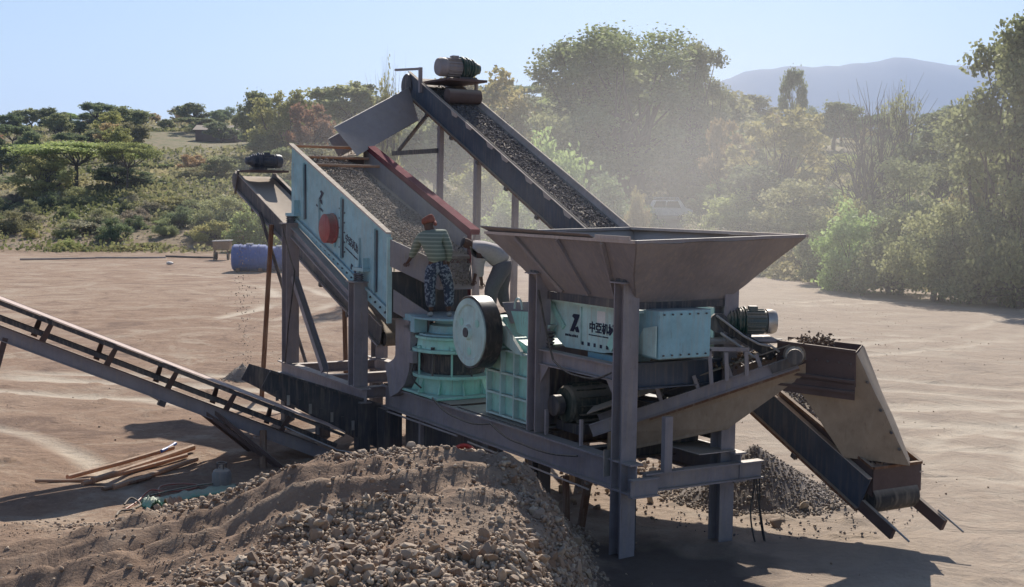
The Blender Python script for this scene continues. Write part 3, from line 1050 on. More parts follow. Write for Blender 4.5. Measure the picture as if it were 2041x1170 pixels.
# drive motor below the feeder
dm = thing('drive_motor', W(1.6, .7, 1.27), 'dark green electric motor standing under the feeder beams', 'motor')
part('motor_housing', M['deepgreen'], dm, lambda mb: (mb.lathe(W(1.95, .35, 1.66), B, [(.1, -.06), (.24, -.04), (.27, 0), (.27, .62), (.24, .7), (.08, .72)], 24)), smooth=True)
for k in range(14):
    a = k * math.pi * 2 / 14
    c_, s2 = math.cos(a), math.sin(a)
    part('cooling_fin', M['deepgreen'], dm, lambda mb: mb.obox(W(1.95 + .285 * c_, .66, 1.66 + .285 * s2), (A * c_ + Z * s2, B, A * -s2 + Z * c_), (.04, .5, .012)))
part('motor_foot', M['dark'], dm, lambda mb: mb.sbox(1.65, 2.25, .38, .9, 1.262, 1.4))
part('pulley', M['dark'], dm, lambda mb: mb.lathe(W(1.95, .12, 1.66), B, [(.13, 0), (.15, .01), (.15, .13), (.13, .14)], 24), smooth=True)
tk = thing('oil_tank', W(1.2, 1.2, 1.27), 'low dark steel cabinet beneath the vibrating feeder', 'cabinet')
part('tank_body', M['dark'], tk, lambda mb: mb.sbox(.55, 1.4, .85, 1.65, 1.265, 1.85), bevel=.02)
part('lid', M['blue'], tk, lambda mb: mb.sbox(.52, 1.43, .82, 1.68, 1.851, 1.88))

# ---------------------------------------------------------------- cone crusher
cc = thing('cone_crusher', W(6.3, .72, 1.26), 'mint green cone crusher of stacked round rings under the two workers', 'crusher')
CCc = (5.9, .58)
zc = lambda z: W(CCc[0], CCc[1], z)
part('base_plate', JM, cc, lambda mb: mb.sbox(5.15, 6.65, -.1, 1.35, 1.263, 1.31), bevel=.01)
part('base_ring', JM, cc, lambda mb: mb.lathe(zc(1.31), Z, [(.60, 0), (.60, .25), (.70, .26), (.70, .31), (.56, .32)], 40), smooth=True)
for k in range(10):
    a = k * math.pi / 5 + .2
    part('rib', JM, cc, lambda mb: mb.prism([zc(1.312) + (A * math.cos(a) + B * math.sin(a)) * .602, zc(1.312) + (A * math.cos(a) + B * math.sin(a)) * .72, zc(1.55) + (A * math.cos(a) + B * math.sin(a)) * .602], (B * math.cos(a) - A * math.sin(a)) * .025))
part('main_frame_body', M['dark'], cc, lambda mb: mb.lathe(zc(1.63), Z, [(.52, 0), (.56, .08), (.56, .3), (.6, .36)], 40), smooth=True)
part('adjustment_ring', JM, cc, lambda mb: mb.lathe(zc(1.99), Z, [(.66, 0), (.71, .012), (.71, .06), (.63, .07), (.61, .22), (.66, .23), (.66, .27), (.5, .28)], 40), smooth=True)
part('flange', M['cyan'], cc, lambda mb: mb.lathe(zc(2.271), Z, [(.60, 0), (.60, .03), (.44, .035), (.42, .16), (.36, .18)], 40), smooth=True)
part('feed_cone', M['cyan'], cc, lambda mb: mb.lathe(zc(2.452), Z, [(.3, 0), (.42, .1), (.74, .105), (.74, .135), (.2, .14)], 40), smooth=True)
part('feed_box', M['cyan'], cc, lambda mb: mb.sbox(6.05, 6.5, -.1, .15, 2.30, 2.60), bevel=.01)
for k in range(12):
    a = k * math.pi / 6
    d_ = A * math.cos(a) + B * math.sin(a)
    part('spring_bolt', M['mint'] if k % 2 else M['dark'], cc, lambda mb: (mb.cyl(zc(1.60) + d_ * .65, zc(2.0) + d_ * .65, .018, n=8), mb.cyl(zc(2.055) + d_ * .65, zc(2.1) + d_ * .65, .035, n=6)))
part('control_box', M['grey'], cc, lambda mb: mb.sbox(5.9, 6.1, -.2, -.1, 1.8, 2.0), bevel=.008)
part('hose', M['black'], cc, lambda mb: mb.tube([W(5.95, -.15, 1.8), W(5.9, -.22, 1.65), W(5.8, -.2, 1.5), W(5.75, -.1, 1.4)], .015, 6))

# ---------------------------------------------------------------- vibrating screen
vs = thing('vibrating_screen', W(9, .6, 3), 'big sloping pale blue vibrating screen with red exciter drum on its side', 'vibrating screen')
SL = math.tan(R(19.2))            # slope of the screen (rises with s)
S0, S1 = 6.62, 11.45
ztop = lambda s: 3.95 + (s - S0) * .345
TN, TF = -.3, 1.27
zbot = lambda s: 2.42 + (s - S0) * .345
plate = part('side_plate', M['cyan'], vs, lambda mb: mb.prism([W(S0, TN, ztop(S0)), W(S1, TN, ztop(S1)), W(S1, TN, zbot(S1)), W(S0, TN, zbot(S0))], B * .015), dent=.014)
part('top_flange', M['rail'], plate, lambda mb: mb.beam(W(S0, TN - .02, ztop(S0) + .02), W(S1, TN - .02, ztop(S1) + .02), .10, .03))
part('front_flange', M['mintd'], plate, lambda mb: mb.sbox(S0 - .03, S0 - .001, TN - .06, TN + .03, 2.42, 3.9))
for s_ in (10.7, 8.75, 7.2):
    part('rib', M['cyan'], plate, lambda mb: mb.sbox(s_ - .012, s_ + .012, TN - .05, TN - .001, zbot(s_) + .28, ztop(s_) - .12))
    part('rib_shadow_bar', M['blue'], plate, lambda mb: mb.sbox(s_ - .07, s_ - .045, TN - .03, TN - .001, zbot(s_) + .3, ztop(s_) - .15)).name = 'stiffener_and_shadow_bar'  # dark bar drawn as the shadow beside each rib
part('stiffener_and_shadow_bar', M['cyan'], plate, lambda mb: mb.beam(W(S0 + .05, TN - .03, zbot(S0) + .55), W(S1 - .05, TN - .03, zbot(S1) + .42), .05, .04, B)).location = (0, 0, -.3)
for s_ in (7.9, 9.1, 9.9):
    part('stiffener_and_shadow_bar', M['cyan'], plate, lambda mb: mb.sbox(s_ - .012, s_ + .012, TN - .035, TN - .001, zbot(s_) + .35, ztop(s_) - .55))
drum = part('exciter_drum', M['red'], vs, lambda mb: mb.lathe(W(9.2, TN - .20, 3.98), B, [(.24, 0), (.275, .02), (.275, .15), (.29, .16), (.29, .195)], 32), smooth=True, label='bright red round exciter cover')
far = part('side_plate', M['maroon'], vs, lambda mb: mb.prism([W(S0, TF, ztop(S0)), W(S1, TF, ztop(S1) + .02), W(S1, TF, zbot(S1)), W(S0, TF, zbot(S0))], B * .015), label='maroon far side plate')
part('top_flange', M['maroon'], far, lambda mb: mb.beam(W(S0, TF + .08, ztop(S0) + .035), W(S1, TF + .08, ztop(S1) + .055), .19, .10))
part('end_cap', M['rail'], far, lambda mb: mb.sbox(S1 - .05, S1 + .02, TF - .04, TF + .15, ztop(S1) + .03, ztop(S1) + .13))
part('lining', M['grey'], far, lambda mb: mb.prism([W(S0 + .1, TF - .02, ztop(S0) - .03), W(S1 - .1, TF - .02, ztop(S1) - .03), W(S1 - .1, TF - .02, ztop(S1) - .6), W(S0 + .1, TF - .02, ztop(S0) - .6)], -B * .015))
part('end_plate', M['brown'], vs, lambda mb: mb.sbox(S1, S1 + .02, TN + .02, TF, zbot(S1) + .5, ztop(S1) - .2))
for k, (s_, dz) in enumerate(((S1 - .05, .0), (S1 - .9, -.1), (S1 - .35, -.12))):
    part('cross_bar', M['pipe'], vs, lambda mb: mb.cyl(W(s_, TN + .02, ztop(s_) + dz), W(s_, TF - .02, ztop(s_) + dz), .03, n=10))
DZ = -.38
part('screen_deck', M['beltdust'], vs, lambda mb: mb.prism([W(6.6, TN + .02, ztop(6.6) + DZ), W(S1 - .05, TN + .02, ztop(S1 - .05) + DZ), W(S1 - .05, TN + .02, ztop(S1 - .05) + DZ - .05), W(6.6, TN + .02, ztop(6.6) + DZ - .05)], B * (TF - TN - .05)))
part('discharge_lip', M['grey'], vs, lambda mb: mb.prism([W(S0 - .035, TN - .01, 3.86), W(6.02, .34, 3.50), W(6.0, .34, 3.02), W(S0 - .035, TN - .01, 3.40)], B * .02))
part('discharge_lip', M['grey'], vs, lambda mb: mb.prism([W(S0 - .035, TF, 3.86), W(6.02, 1.0, 3.50), W(6.0, 1.0, 3.02), W(S0 - .035, TF, 3.40)], B * .02))
part('discharge_floor', M['grey'], vs, lambda mb: mb.prism([W(S0 - .036, TN + .02, 3.44), W(6.0, .36, 3.04), W(6.0, .98, 3.04), W(S0 - .036, TF - .02, 3.44)], -Z * .02))
part('underflow_lip', M['grey'], vs, lambda mb: mb.prism([W(S0 - .04, TN + .05, 3.0), W(6.1, .2, 2.62), W(6.1, .2, 2.3), W(S0 - .04, TN + .05, 2.62)], B * .02))
part('underflow_lip', M['dark'], vs, lambda mb: mb.sbox(S0 + .05, S0 + .07, TN + .03, TF - .03, 2.5, 3.3))
for s_ in (7.6, 8.6, 9.6, 10.6):
    part('cross_tube', M['dark'], vs, lambda mb: mb.cyl(W(s_, TN + .02, zbot(s_) + .3), W(s_, TF - .01, zbot(s_) + .3), .07, n=12))
for a_ in ((10.95, 11.45, TN - .14, TN - .001, 4.18, 4.24), (7.45, 7.95, TN - .14, TN - .001, 3.26, 3.32), (11.0, 11.03, TN - .12, TN - .001, 4.241, 4.5), (7.5, 7.53, TN - .12, TN - .001, 3.321, 3.5)):
    part('spring_bracket', M['cyan'], vs, lambda mb: mb.sbox(*a_))
ud = Vector((-A + Z * -.345)).normalized()
un = Vector((Z - A * .345)).normalized()
part('logo', M['ink'], vs, lambda mb: logo(mb, W(9.98, TN - .003, 4.50), ud, un, .24))
marks(vs, W(10.08, TN - .003, 4.40), ud, un, 8, .05, .04, .045)
text_part('中亞机械', .17, W(8.62, TN - .003, 3.78), ud, un, M['ink'], vs, 'lettering', bold=.004)
marks(vs, W(8.62, TN - .003, 3.64), ud, un, 13, .05, .042, .03)
marks(vs, W(8.35, TN - .003, 3.27), ud, un, 3, .17, .12, .11)

for k in range(22):
    s_ = S0 + .15 + k * .215
    part('bolt', M['blue'], vs, lambda mb: mb.cyl(W(s_, TN - .002, zbot(s_) + .12), W(s_, TN - .03, zbot(s_) + .12), .02, n=6))
for k in range(5):
    for s_ in (8.62, 8.86):
        part('bolt', M['blue'], vs, lambda mb: mb.cyl(W(s_, TN - .002, zbot(s_) + .45 + k * .18), W(s_, TN - .025, zbot(s_) + .45 + k * .18), .015, n=6))

# ---------------------------------------------------------------- stand of the screen
st_ = thing('screen_stand', W(9.5, .6, 0), 'grey steel stand with posts and braces holding the sloping screen', 'steel frame')
for t_ in (-.42, 1.55):
    for s_, z1 in ((11.2, 4.02), (7.7, 3.06)):
        pp = part('post', M['grey'], st_, lambda mb: post(mb, s_, t_, 1.2, z1, .27))
        part('cap_plate', M['grey'], pp, lambda mb: mb.sbox(s_ - .2, s_ + .2, t_ - .17, t_ + .17, z1 + .001, z1 + .02))
        for ds in (-.08, .08):
            part('spring', M['blue'], pp, lambda mb: mb.lathe(W(s_ + ds, t_, z1 + .021), Z, [(.04, 0)] + [q_ for k in range(4) for q_ in ((.062, k * .036 + .01), (.062, k * .036 + .02), (.04, k * .036 + .03))], 10))
    part('base_beam', M['grey'], st_, lambda mb: mb.hbeam(W(7.3, t_, 1.06), W(11.7, t_, 1.06), .2, .26, Z, .022))
    part('inclined_beam', M['grey'], st_, lambda mb: mb.hbeam(W(7.86, t_ + .02, 2.72), W(11.05, t_ + .02, 3.86), .16, .2, Z, .02))
    part('brace', M['grey'], st_, lambda mb: mb.hbeam(W(11.0, t_ + .01, 2.95), W(9.3, t_ + .01, 1.26), .13, .13, B, .016))
for s_, z_ in ((11.2, 1.07), (9.4, 1.07), (7.7, 1.07)):
    part('cross_beam', M['grey'], st_, lambda mb: mb.hbeam(W(s_, -.31, z_), W(s_, 1.44, z_), .16, .2, Z, .018))
part('cross_beam', M['brown'], st_, lambda mb: mb.hbeam(W(9.9, 1.55, 2.45), W(7.9, 1.55, 2.45), .1, .2, Z, .016))
for s_, t_ in ((11.35, -.42), (7.5, -.42), (11.35, 1.55), (9.4, -.42), (7.5, 1.55)):
    part('leg', M['dark'], st_, lambda mb: mb.sbox(s_ - .11, s_ + .11, t_ - .11, t_ + .11, GND, .925))
part('added_side_blocker', M['blue'], st_, lambda mb: mb.sbox(8.2, 11.1, -.30, -.285, .35, .92))  # added dark sheet, deepens the shade under the screen

# curved chute from the screen
pc = thing('elbow_chute', W(6.9, .2, 1.3), 'grey curved elbow chute between screen post and cone crusher', 'chute')
path = [W(6.5, .12, 2.46), W(6.5, .12, 1.9), W(6.53, .12, 1.72), W(6.62, .11, 1.57), W(6.76, .08, 1.46), W(6.95, .04, 1.38)]


def duct(mb):
    hw, hd = .30, .22
    rings = []
    for i, p in enumerate(path):
        d = (Vector(path[min(i + 1, len(path) - 1)]) - Vector(path[max(i - 1, 0)])).normalized()
        y = B.copy()
        x = d.cross(y).normalized()
        rings.append([p + x * a * hw + y * b_ * hd for a, b_ in ((-1, -1), (1, -1), (1, 1), (-1, 1))])
    vs_ = [q for r in rings for q in r]
    fs = [(k * 4 + i, k * 4 + (i + 1) % 4, (k + 1) * 4 + (i + 1) % 4, (k + 1) * 4 + i) for k in range(len(rings) - 1) for i in range(4)]
    mb.add(vs_, fs + [(3, 2, 1, 0), tuple(range(len(vs_) - 4, len(vs_)))])


part('duct', M['grey'], pc, duct)
part('top_flange', M['grey'], pc, lambda mb: mb.sbox(6.2, 6.9, -.12, .42, 2.461, 2.49))

# ---------------------------------------------------------------- conveyors
def gearmotor(parent, c, ax, L, D, flip=False, gear=None, mot=None):
    """helical gear motor; ax points from the gearbox to the motor"""
    ax = Vector(ax).normalized()
    c = Vector(c)
    g, mt = gear or M['green'], mot or M['motor']
    y = ax.cross(Z).normalized()
    p0 = c - ax * L / 2
    r = D / 2
    gb = part('gearbox', g, parent, lambda mb: mb.lathe(p0, ax, [(r * .3, 0), (r * .5, .02 * L), (r * .62, .12 * L), (r * .85, .17 * L), (r * .85, .3 * L), (r * 1.0, .32 * L), (r * 1.0, .44 * L), (r * .7, .46 * L)], 24), smooth=True)
    for k, (f, rr_) in enumerate(((.08, .62), (.14, .8), (.2, 1.0), (.26, 1.0), (.34, 1.16), (.40, 1.12), (.445, 1.2))):
        part('rib', g, gb, lambda mb: mb.lathe(p0 + ax * f * L, ax, [(r * rr_ * .7, 0), (r * rr_, .002), (r * rr_, .014), (r * rr_ * .7, .016)], 20))
    mo = part('motor', mt, parent, lambda mb: mb.lathe(p0 + ax * .47 * L, ax, [(r * .8, 0), (r * .86, .01 * L), (r * .86, .35 * L), (r * .8, .36 * L)], 24), smooth=True)
    for k in range(16):
        a = k * math.pi / 8
        d = y * math.cos(a) + Z * math.sin(a)
        part('cooling_fin', mt, mo, lambda mb: mb.obox(p0 + ax * .64 * L + d * r * .9, (ax, d, ax.cross(d)), (.3 * L, r * .2, .008)))
    part('fan_cover', M['steel'] if mot is None else mt, mo, lambda mb: mb.lathe(p0 + ax * .83 * L, ax, [(r * .98, 0), (r * .98, .10 * L), (r * .85, .16 * L), (r * .3, .17 * L)], 24), smooth=True)
    part('terminal_box', mt, mo, lambda mb: mb.obox(p0 + ax * .6 * L + Z * r * 1.05, (ax, y, Z), (.14 * L, r * .7, r * .35)))
    part('foot', M['dark'], parent, lambda mb: mb.obox(p0 + ax * .35 * L - Z * r * 1.1, (ax, y, Z), (.4 * L, r * 1.6, r * .3)))


def conveyor(root, P0, P1, wd, side, depth, belt=M['beltdust'], sidem=M['blue'], topm=M['rail'], botm=M['rust'], drum=.17, rollers=1.2, skirt=True, far_top=None, sag=.05, hide_return=False):
    """P0 tail, P1 head: centres of the belt surface. side: height of side plates above / below"""
    P0, P1 = Vector(P0), Vector(P1)
    e = (P1 - P0).normalized()
    wv = e.cross(Z).normalized()       # to the right when looking up the belt
    nv = wv.cross(e).normalized()
    L = (P1 - P0).length
    up_, dn = side
    h = wd / 2 + .05
    for k in (-1, 1):
        sp = part('side_plate', sidem, root, lambda mb: mb.obox((P0 + P1) / 2 + wv * k * h + nv * (up_ - dn) / 2, (e, wv, nv), (L, .012, up_ + dn)))
        part('top_flange', topm if (k == -1 or far_top is None) else far_top, sp, lambda mb: mb.obox((P0 + P1) / 2 + wv * k * (h + .02) + nv * (up_ + .008), (e, wv, nv), (L, .07, .014)))
        part('bottom_flange', botm, sp, lambda mb: mb.obox((P0 + P1) / 2 + wv * k * (h + .02) - nv * (dn + .02), (e, wv, nv), (L, .08, .04)))
    # endless belt: a closed loop with a trough in the upper run

    def beltfn(mb):
        cs = []
        r = drum
        for i in range(9):
            a = math.pi * i / 8
            cs.append((P1 - nv * r + nv * math.cos(a) * r + e * math.sin(a) * r, 0))
        for i in range(9):
            a = math.pi * i / 8
            cs.append((P0 - nv * r - nv * math.cos(a) * r - e * math.sin(a) * r, 0))
        nU = 9
        vs_ = []
        pr = [(-.5, sag), (-.3, .01), (0, 0), (.3, .01), (.5, sag)]
        top0, top1 = P0.lerp(P1, .04), P0.lerp(P1, .96)
        rows = cs[:9] + cs[9:] + [(top0, 1), (top1, 1)]
        for p, tr in rows:
            for x, zz in pr:
                vs_.append(p + wv * x * wd + nv * (zz if tr else 0))
        k = len(pr)
        fs = [(i * k + j, i * k + j + 1, ((i + 1) % len(rows)) * k + j + 1, ((i + 1) % len(rows)) * k + j) for i in range(len(rows)) for j in range(k - 1)]
        mb.add(vs_, fs)
    b_ = part('belt', belt, root, beltfn, smooth=True)
    for p, nm in ((P1, 'head_pulley'), (P0, 'tail_pulley')):
        part(nm, M['rubber'], root, lambda mb: mb.cyl(p - nv * drum - wv * (wd * .49), p - nv * drum + wv * (wd * .49), drum - .012, n=20), smooth=True)
    nroll = int(L / rollers)
    for i in range(1, nroll):
        c = P0 + e * (i * L / nroll)
        rl = part('roller', M['dark'], root, lambda mb: mb.cyl(c - nv * .07 - wv * wd * .48, c - nv * .07 + wv * wd * .48, .045, n=10), smooth=True)
        for k in (-1, 1):
            part('bracket', M['dark'], rl, lambda mb: mb.obox(c + wv * k * (h + .045) - nv * (dn + .06), (e, wv, nv), (.09, .06, .07)))
    return e, wv, nv, L


# long return conveyor up to the screen
c1 = thing('return_conveyor', W(0, 3.45, .2), 'long black-sided conveyor climbing from the lower right up behind the hopper', 'conveyor')
z1b = lambda s: 1.08 + .4525 * s + .36
P0, P1 = W(-1.3, 3.45, z1b(-1.3)), W(12.9, 3.45, z1b(12.9))
e, wv, nv, L = conveyor(c1, P0, P1, .82, (.14, .33), .4, belt=M['rubber'], drum=.19, sag=.06)
for k in (-1, 1):
    part('tail_arm', M['brown'], c1, lambda mb: mb.obox(P0 - e * .33 + wv * k * .47 - nv * .26, (e, wv, nv), (.62, .06, .16)))
    part('take_up_screw', M['steel'], c1, lambda mb: mb.cyl(P0 - e * .45 + wv * k * .5 - nv * .16, P0 - e * .92 + wv * k * .5 - nv * .16, .014, n=6))
    part('skirt_board', M['rail'], c1, lambda mb: mb.prism([P0 + e * 2 + wv * k * .41 + nv * .03, P1 - e * .5 + wv * k * .41 + nv * .03, P1 - e * .5 + wv * k * .46 + nv * .17, P0 + e * 2 + wv * k * .46 + nv * .17], wv * k * .008))
# torn pale dust edges on the near rail
for i in range(11):
    q = P0 + e * (4.6 + i * .85 + rnd.uniform(-.2, .2)) - wv * .49
    part('torn_flap', M['rail'], c1, lambda mb: mb.prism([q + nv * .13, q + e * .34 + nv * .135, q + e * .24 + nv * .05, q + e * .05 + nv * .07], -wv * .01))
# tail box with rusty rim
for (a0, b0), (a1, b1) in (((-1.35, 3.03), (-1.35, 3.92)), ((-1.35, 3.92), (.5, 3.92)), ((.5, 3.03), (-1.35, 3.03)), ):
    lo = lambda s: max(z1b(s) - .0, .85)
    part('tail_box_wall', M['brown'], c1, lambda mb: mb.prism([W(a0, b0, 1.10 + max(0, a0 + 1.35) * .42), W(a1, b1, 1.10 + max(0, a1 + 1.35) * .42), W(a1, b1, z1b(a1) - .1), W(a0, b0, z1b(a0) - .1)], (A if a0 == a1 else B) * .015))
    part('tail_box_rim', M['rust'], c1, lambda mb: mb.beam(W(a0, b0, 1.12 + max(0, a0 + 1.35) * .42), W(a1, b1, 1.12 + max(0, a1 + 1.35) * .42), .06, .035))
for s_ in (9.6, 11.3):
    for t_ in (3.0, 3.9):
        part('leg', M['grey'], c1, lambda mb: mb.beam(W(s_, t_, z1b(s_) - .42), W(s_ + .05, t_, GND), .11, .11, A))
part('brace', M['dark'], c1, lambda mb: mb.beam(W(11.3, 2.93, 5.6), W(13.6, 2.93, 5.6), .06, .1))
part('brace', M['dark'], c1, lambda mb: mb.beam(W(11.9, 2.93, 6.35), W(13.3, 2.93, 5.65), .05, .07))
part('brace', M['dark'], c1, lambda mb: mb.beam(W(4.9, 3.0, 3.2), W(7.2, 3.0, .2), .07, .07))
part('brace', M['grey'], c1, lambda mb: mb.beam(W(9.6, 3.0, 1.0), W(11.3, 3.0, 3.4), .05, .05))
# platform and drive at the head
part('head_frame', M['grey'], c1, lambda mb: (mb.beam(W(12.2, 2.94, 6.9), W(12.2, 2.94, 7.45), .07, .07, A), mb.beam(W(11.5, 3.96, 6.6), W(11.5, 3.96, 7.2), .06, .06, A), mb.beam(W(12.2, 2.94, 7.42), W(13.5, 2.94, 7.5), .06, .05)))
part('motor_platform', M['brown'], c1, lambda mb: mb.obox(W(11.8, 3.55, 7.13), (A, B, Z), (1.3, 1.0, .05)))
part('head_cover', M['brown'], c1, lambda mb: mb.lathe(W(11.25, 3.1, 6.78), B, [(.12, 0), (.16, .02), (.16, .8), (.12, .82)], 14), smooth=True)
gearmotor(c1, W(11.55, 3.55, 7.42), -B, 1.05, .42, gear=M['green'], mot=M['grey'])
part('head_shroud', M['dark'], c1, lambda mb: mb.lathe(P1 - nv * .19 - wv * .5, wv, [(.2, 0), (.27, .01), (.27, .12), (.2, .13)], 20), smooth=True)
# discharge chute down to the screen
cq = [W(12.6, 2.85, 6.95), W(12.6, 2.85, 6.35), W(11.2, .95, 5.42), W(11.5, .95, 5.85)]
part('drop_chute', M['grey'], c1, lambda mb: mb.prism([W(12.8, 2.95, 7.05), W(12.2, 2.9, 6.3), W(10.9, .9, 5.42), W(11.3, .55, 6.0)], A * .02 + Z * .01), label='long grey chute sloping down onto the screen')
part('drop_chute', M['grey'], c1, lambda mb: mb.prism([W(13.6, 3.2, 6.9), W(13.3, 3.1, 6.3), W(11.9, .9, 5.42), W(12.1, .75, 5.8)], A * .02 + Z * .01), label='far wall of the grey drop chute')
part('drop_chute', M['beltdust'], c1, lambda mb: mb.prism([W(12.25, 2.95, 6.3), W(13.3, 3.1, 6.36), W(11.9, .9, 5.40), W(10.95, .9, 5.42)], Z * .02), label='floor of the grey drop chute')

# fines conveyor under the screen
c2 = thing('fines_conveyor', W(12, .6, .5), 'narrow conveyor with empty dusty belt rising behind the screen post', 'conveyor')
z2b = lambda s: 4.47 + (s - 15.2) * .34
P0, P1 = W(8.2, .72, z2b(8.2)), W(16.9, .72, z2b(16.9))
e, wv, nv, L = conveyor(c2, P0, P1, .8, (.12, .26), .3, drum=.14, sidem=M['dark'], topm=M['rail'], botm=M['grey'], rollers=1.4)
gearmotor(c2, W(16.3, .75, 5.42), B, .9, .34, gear=M['blue'], mot=M['blue'])
part('motor_platform', M['brown'], c2, lambda mb: mb.obox(W(16.3, .75, 5.17), (A, B, Z), (.9, .95, .05)))
part('head_guard', M['dark'], c2, lambda mb: (mb.lathe(P1 - nv * .1 - wv * .5, wv, [(.1, 0), (.19, .01), (.19, .1), (.1, .11)], 18), mb.beam(P1 - wv * .52 - e * .3 + nv * .25, P1 - wv * .52 - e * .25 - nv * .35, .05, .05)))
part('pole', M['rust'], c2, lambda mb: mb.tube([W(13.9, .12, 3.95), W(14.3, .02, GND)], .055, 8), label='rusty upright pole')
part('pole', M['dark'], c2, lambda mb: mb.tube([W(14.7, .12, 4.2), W(13.0, .9, GND)], .04, 8))
part('pole', M['rust'], c2, lambda mb: mb.tube([W(11.6, .9, 3.0), W(11.4, .9, GND)], .05, 8))
part('tie_rod', M['rust'], c2, lambda mb: mb.tube([W(14.2, .05, .35), W(11.3, .6, .42)], .02, 6))

# side conveyor leaving to the left
c3 = thing('product_conveyor', W(8, -4, 0), 'long conveyor with pale dusty belt running off the left edge of the picture', 'conveyor')
z3 = lambda t: 2.93 - (t + 6.36) * .443
P0, P1 = W(8.0, -.75, z3(-.75)), W(8.0, -12.5, z3(-12.5))
e = (P1 - P0).normalized(); wv = e.cross(Z).normalized(); nv = wv.cross(e).normalized(); L = (P1 - P0).length


def belt3(mb):
    mb.obox((P0 + P1) / 2 + nv * .0, (e, wv, nv), (L, .56, .014))
    for k in (-1, 1):
        c = (P0 + P1) / 2
        mb.prism([P0 + wv * k * .28, P1 + wv * k * .28, P1 + wv * k * .56 - nv * .035, P0 + wv * k * .56 - nv * .035], nv * .014)
    mb.obox((P0 + P1) / 2 - nv * .33, (e, wv, nv), (L, .6, .012))


part('belt', M['beltpale'], c3, belt3)
for k in (-1, 1):
    part('side_beam', M['grey'], c3, lambda mb: mb.hbeam(P0 + wv * k * .42 - nv * .52, P1 + wv * k * .42 - nv * .52, .08, .2, nv, .014))
    part('upper_rail', M['dark'], c3, lambda mb: mb.beam(P0 + wv * k * .40 - nv * .30, P1 + wv * k * .40 - nv * .30, .05, .07))
    part('belt_edge_rail', M['dark'], c3, lambda mb: mb.beam(P0 + wv * k * .55 - nv * .085, P1 + wv * k * .55 - nv * .085, .03, .05))
nb = int(L / 1.02)
for i in range(1, nb):
    c = P0 + e * (i * L / nb)
    for k in (-1, 1):
        part('idler_frame', M['brown'], c3, lambda mb: mb.prism([c + wv * k * .38 - nv * .40 - e * .05, c + wv * k * .38 - nv * .40 + e * .05, c + wv * k * .50 - nv * .07 + e * .035, c + wv * k * .50 - nv * .07 - e * .035], wv * k * .03))
    part('roller', M['dark'], c3, lambda mb: mb.cyl(c - nv * .06 - wv * .27, c - nv * .06 + wv * .27, .045, n=10))
    if i % 3 == 0:
        part('return_roller', M['dark'], c3, lambda mb: mb.cyl(c - nv * .62 - wv * .32, c - nv * .62 + wv * .32, .04, n=8))
    if i % 3 == 0:
        part('return_bracket', M['dark'], c3, lambda mb: mb.obox(c - nv * .66 + wv * -.42, (e, wv, nv), (.12, .08, .1)))
for ds in (0, .16):
    part('leg', M['brown'], c3, lambda mb: mb.beam(W(7.62, -3.25 + ds, z3(-3.25) - .6), W(7.2 - ds, -2.1 + ds * .4, GND + .02), .06, .06))
    part('leg', M['brown'], c3, lambda mb: mb.beam(W(8.4, -3.25 + ds, z3(-3.25) - .6), W(8.6 - ds, -2.1 + ds * .4, GND + .02), .06, .06))
part('leg', M['brown'], c3, lambda mb: mb.beam(W(7.6, -6.35, z3(-6.35) - .6), W(7.6, -7.0, GND), .08, .08))
part('leg', M['rust'], c3, lambda mb: mb.tube([W(7.5, -2.25, z3(-2.25) - .55), W(7.2, -2.35, GND)], .06, 8), label='rusty round pole')
# tail hopper of that conveyor, dark skirt boards with gaps
for k, s_ in ((-1, 7.45), (1, 8.55)):
    tb = part('skirt_board', M['dark'], c3, lambda mb: mb.prism([W(s_, -2.15, z3(-2.15) + .52), W(s_, -2.3, z3(-2.3) + .18), W(s_, -.1, z3(-.1) - .1), W(s_, -.05, z3(-.9) + .35)], A * .015))
for i in range(9):
    t_ = -2.05 + i * .2
    part('skirt_clamp', M['steel'] if i % 2 else M['dark'], c3, lambda mb: mb.sbox(7.42, 7.44, t_, t_ + .05, z3(t_) + .05, z3(t_) + .22))
part('skirt_flange', M['dark'], c3, lambda mb: mb.beam(W(7.43, -2.15, z3(-2.15) + .53), W(7.43, -.1, z3(-.9) + .36), .06, .04))
part('guide_wire', M['steel'], c3, lambda mb: mb.tube([W(7.4, -1.9, .62), W(6.6, -1.25, .3), W(6.0, -.8, .25)], .01, 5))

# short conveyor under the hopper with drop chute to the return conveyor
c4 = thing('crossover_conveyor', (3, 16.6, 0), 'short dusty conveyor rising to the right under the hopper with green gear motor', 'conveyor')
P0, P1 = Vector((1.1, 17.16, 1.678)), Vector((3.72, 16.62, 2.72))
e = (P1 - P0).normalized(); wv = e.cross(Z).normalized(); nv = wv.cross(e).normalized(); L = (P1 - P0).length


def belt4(mb):
    mb.obox((P0 + P1) / 2, (e, wv, nv), (L, .62, .014))
    mb.cyl(P1 - nv * .14 - wv * .31, P1 - nv * .14 + wv * .31, .145, n=20)


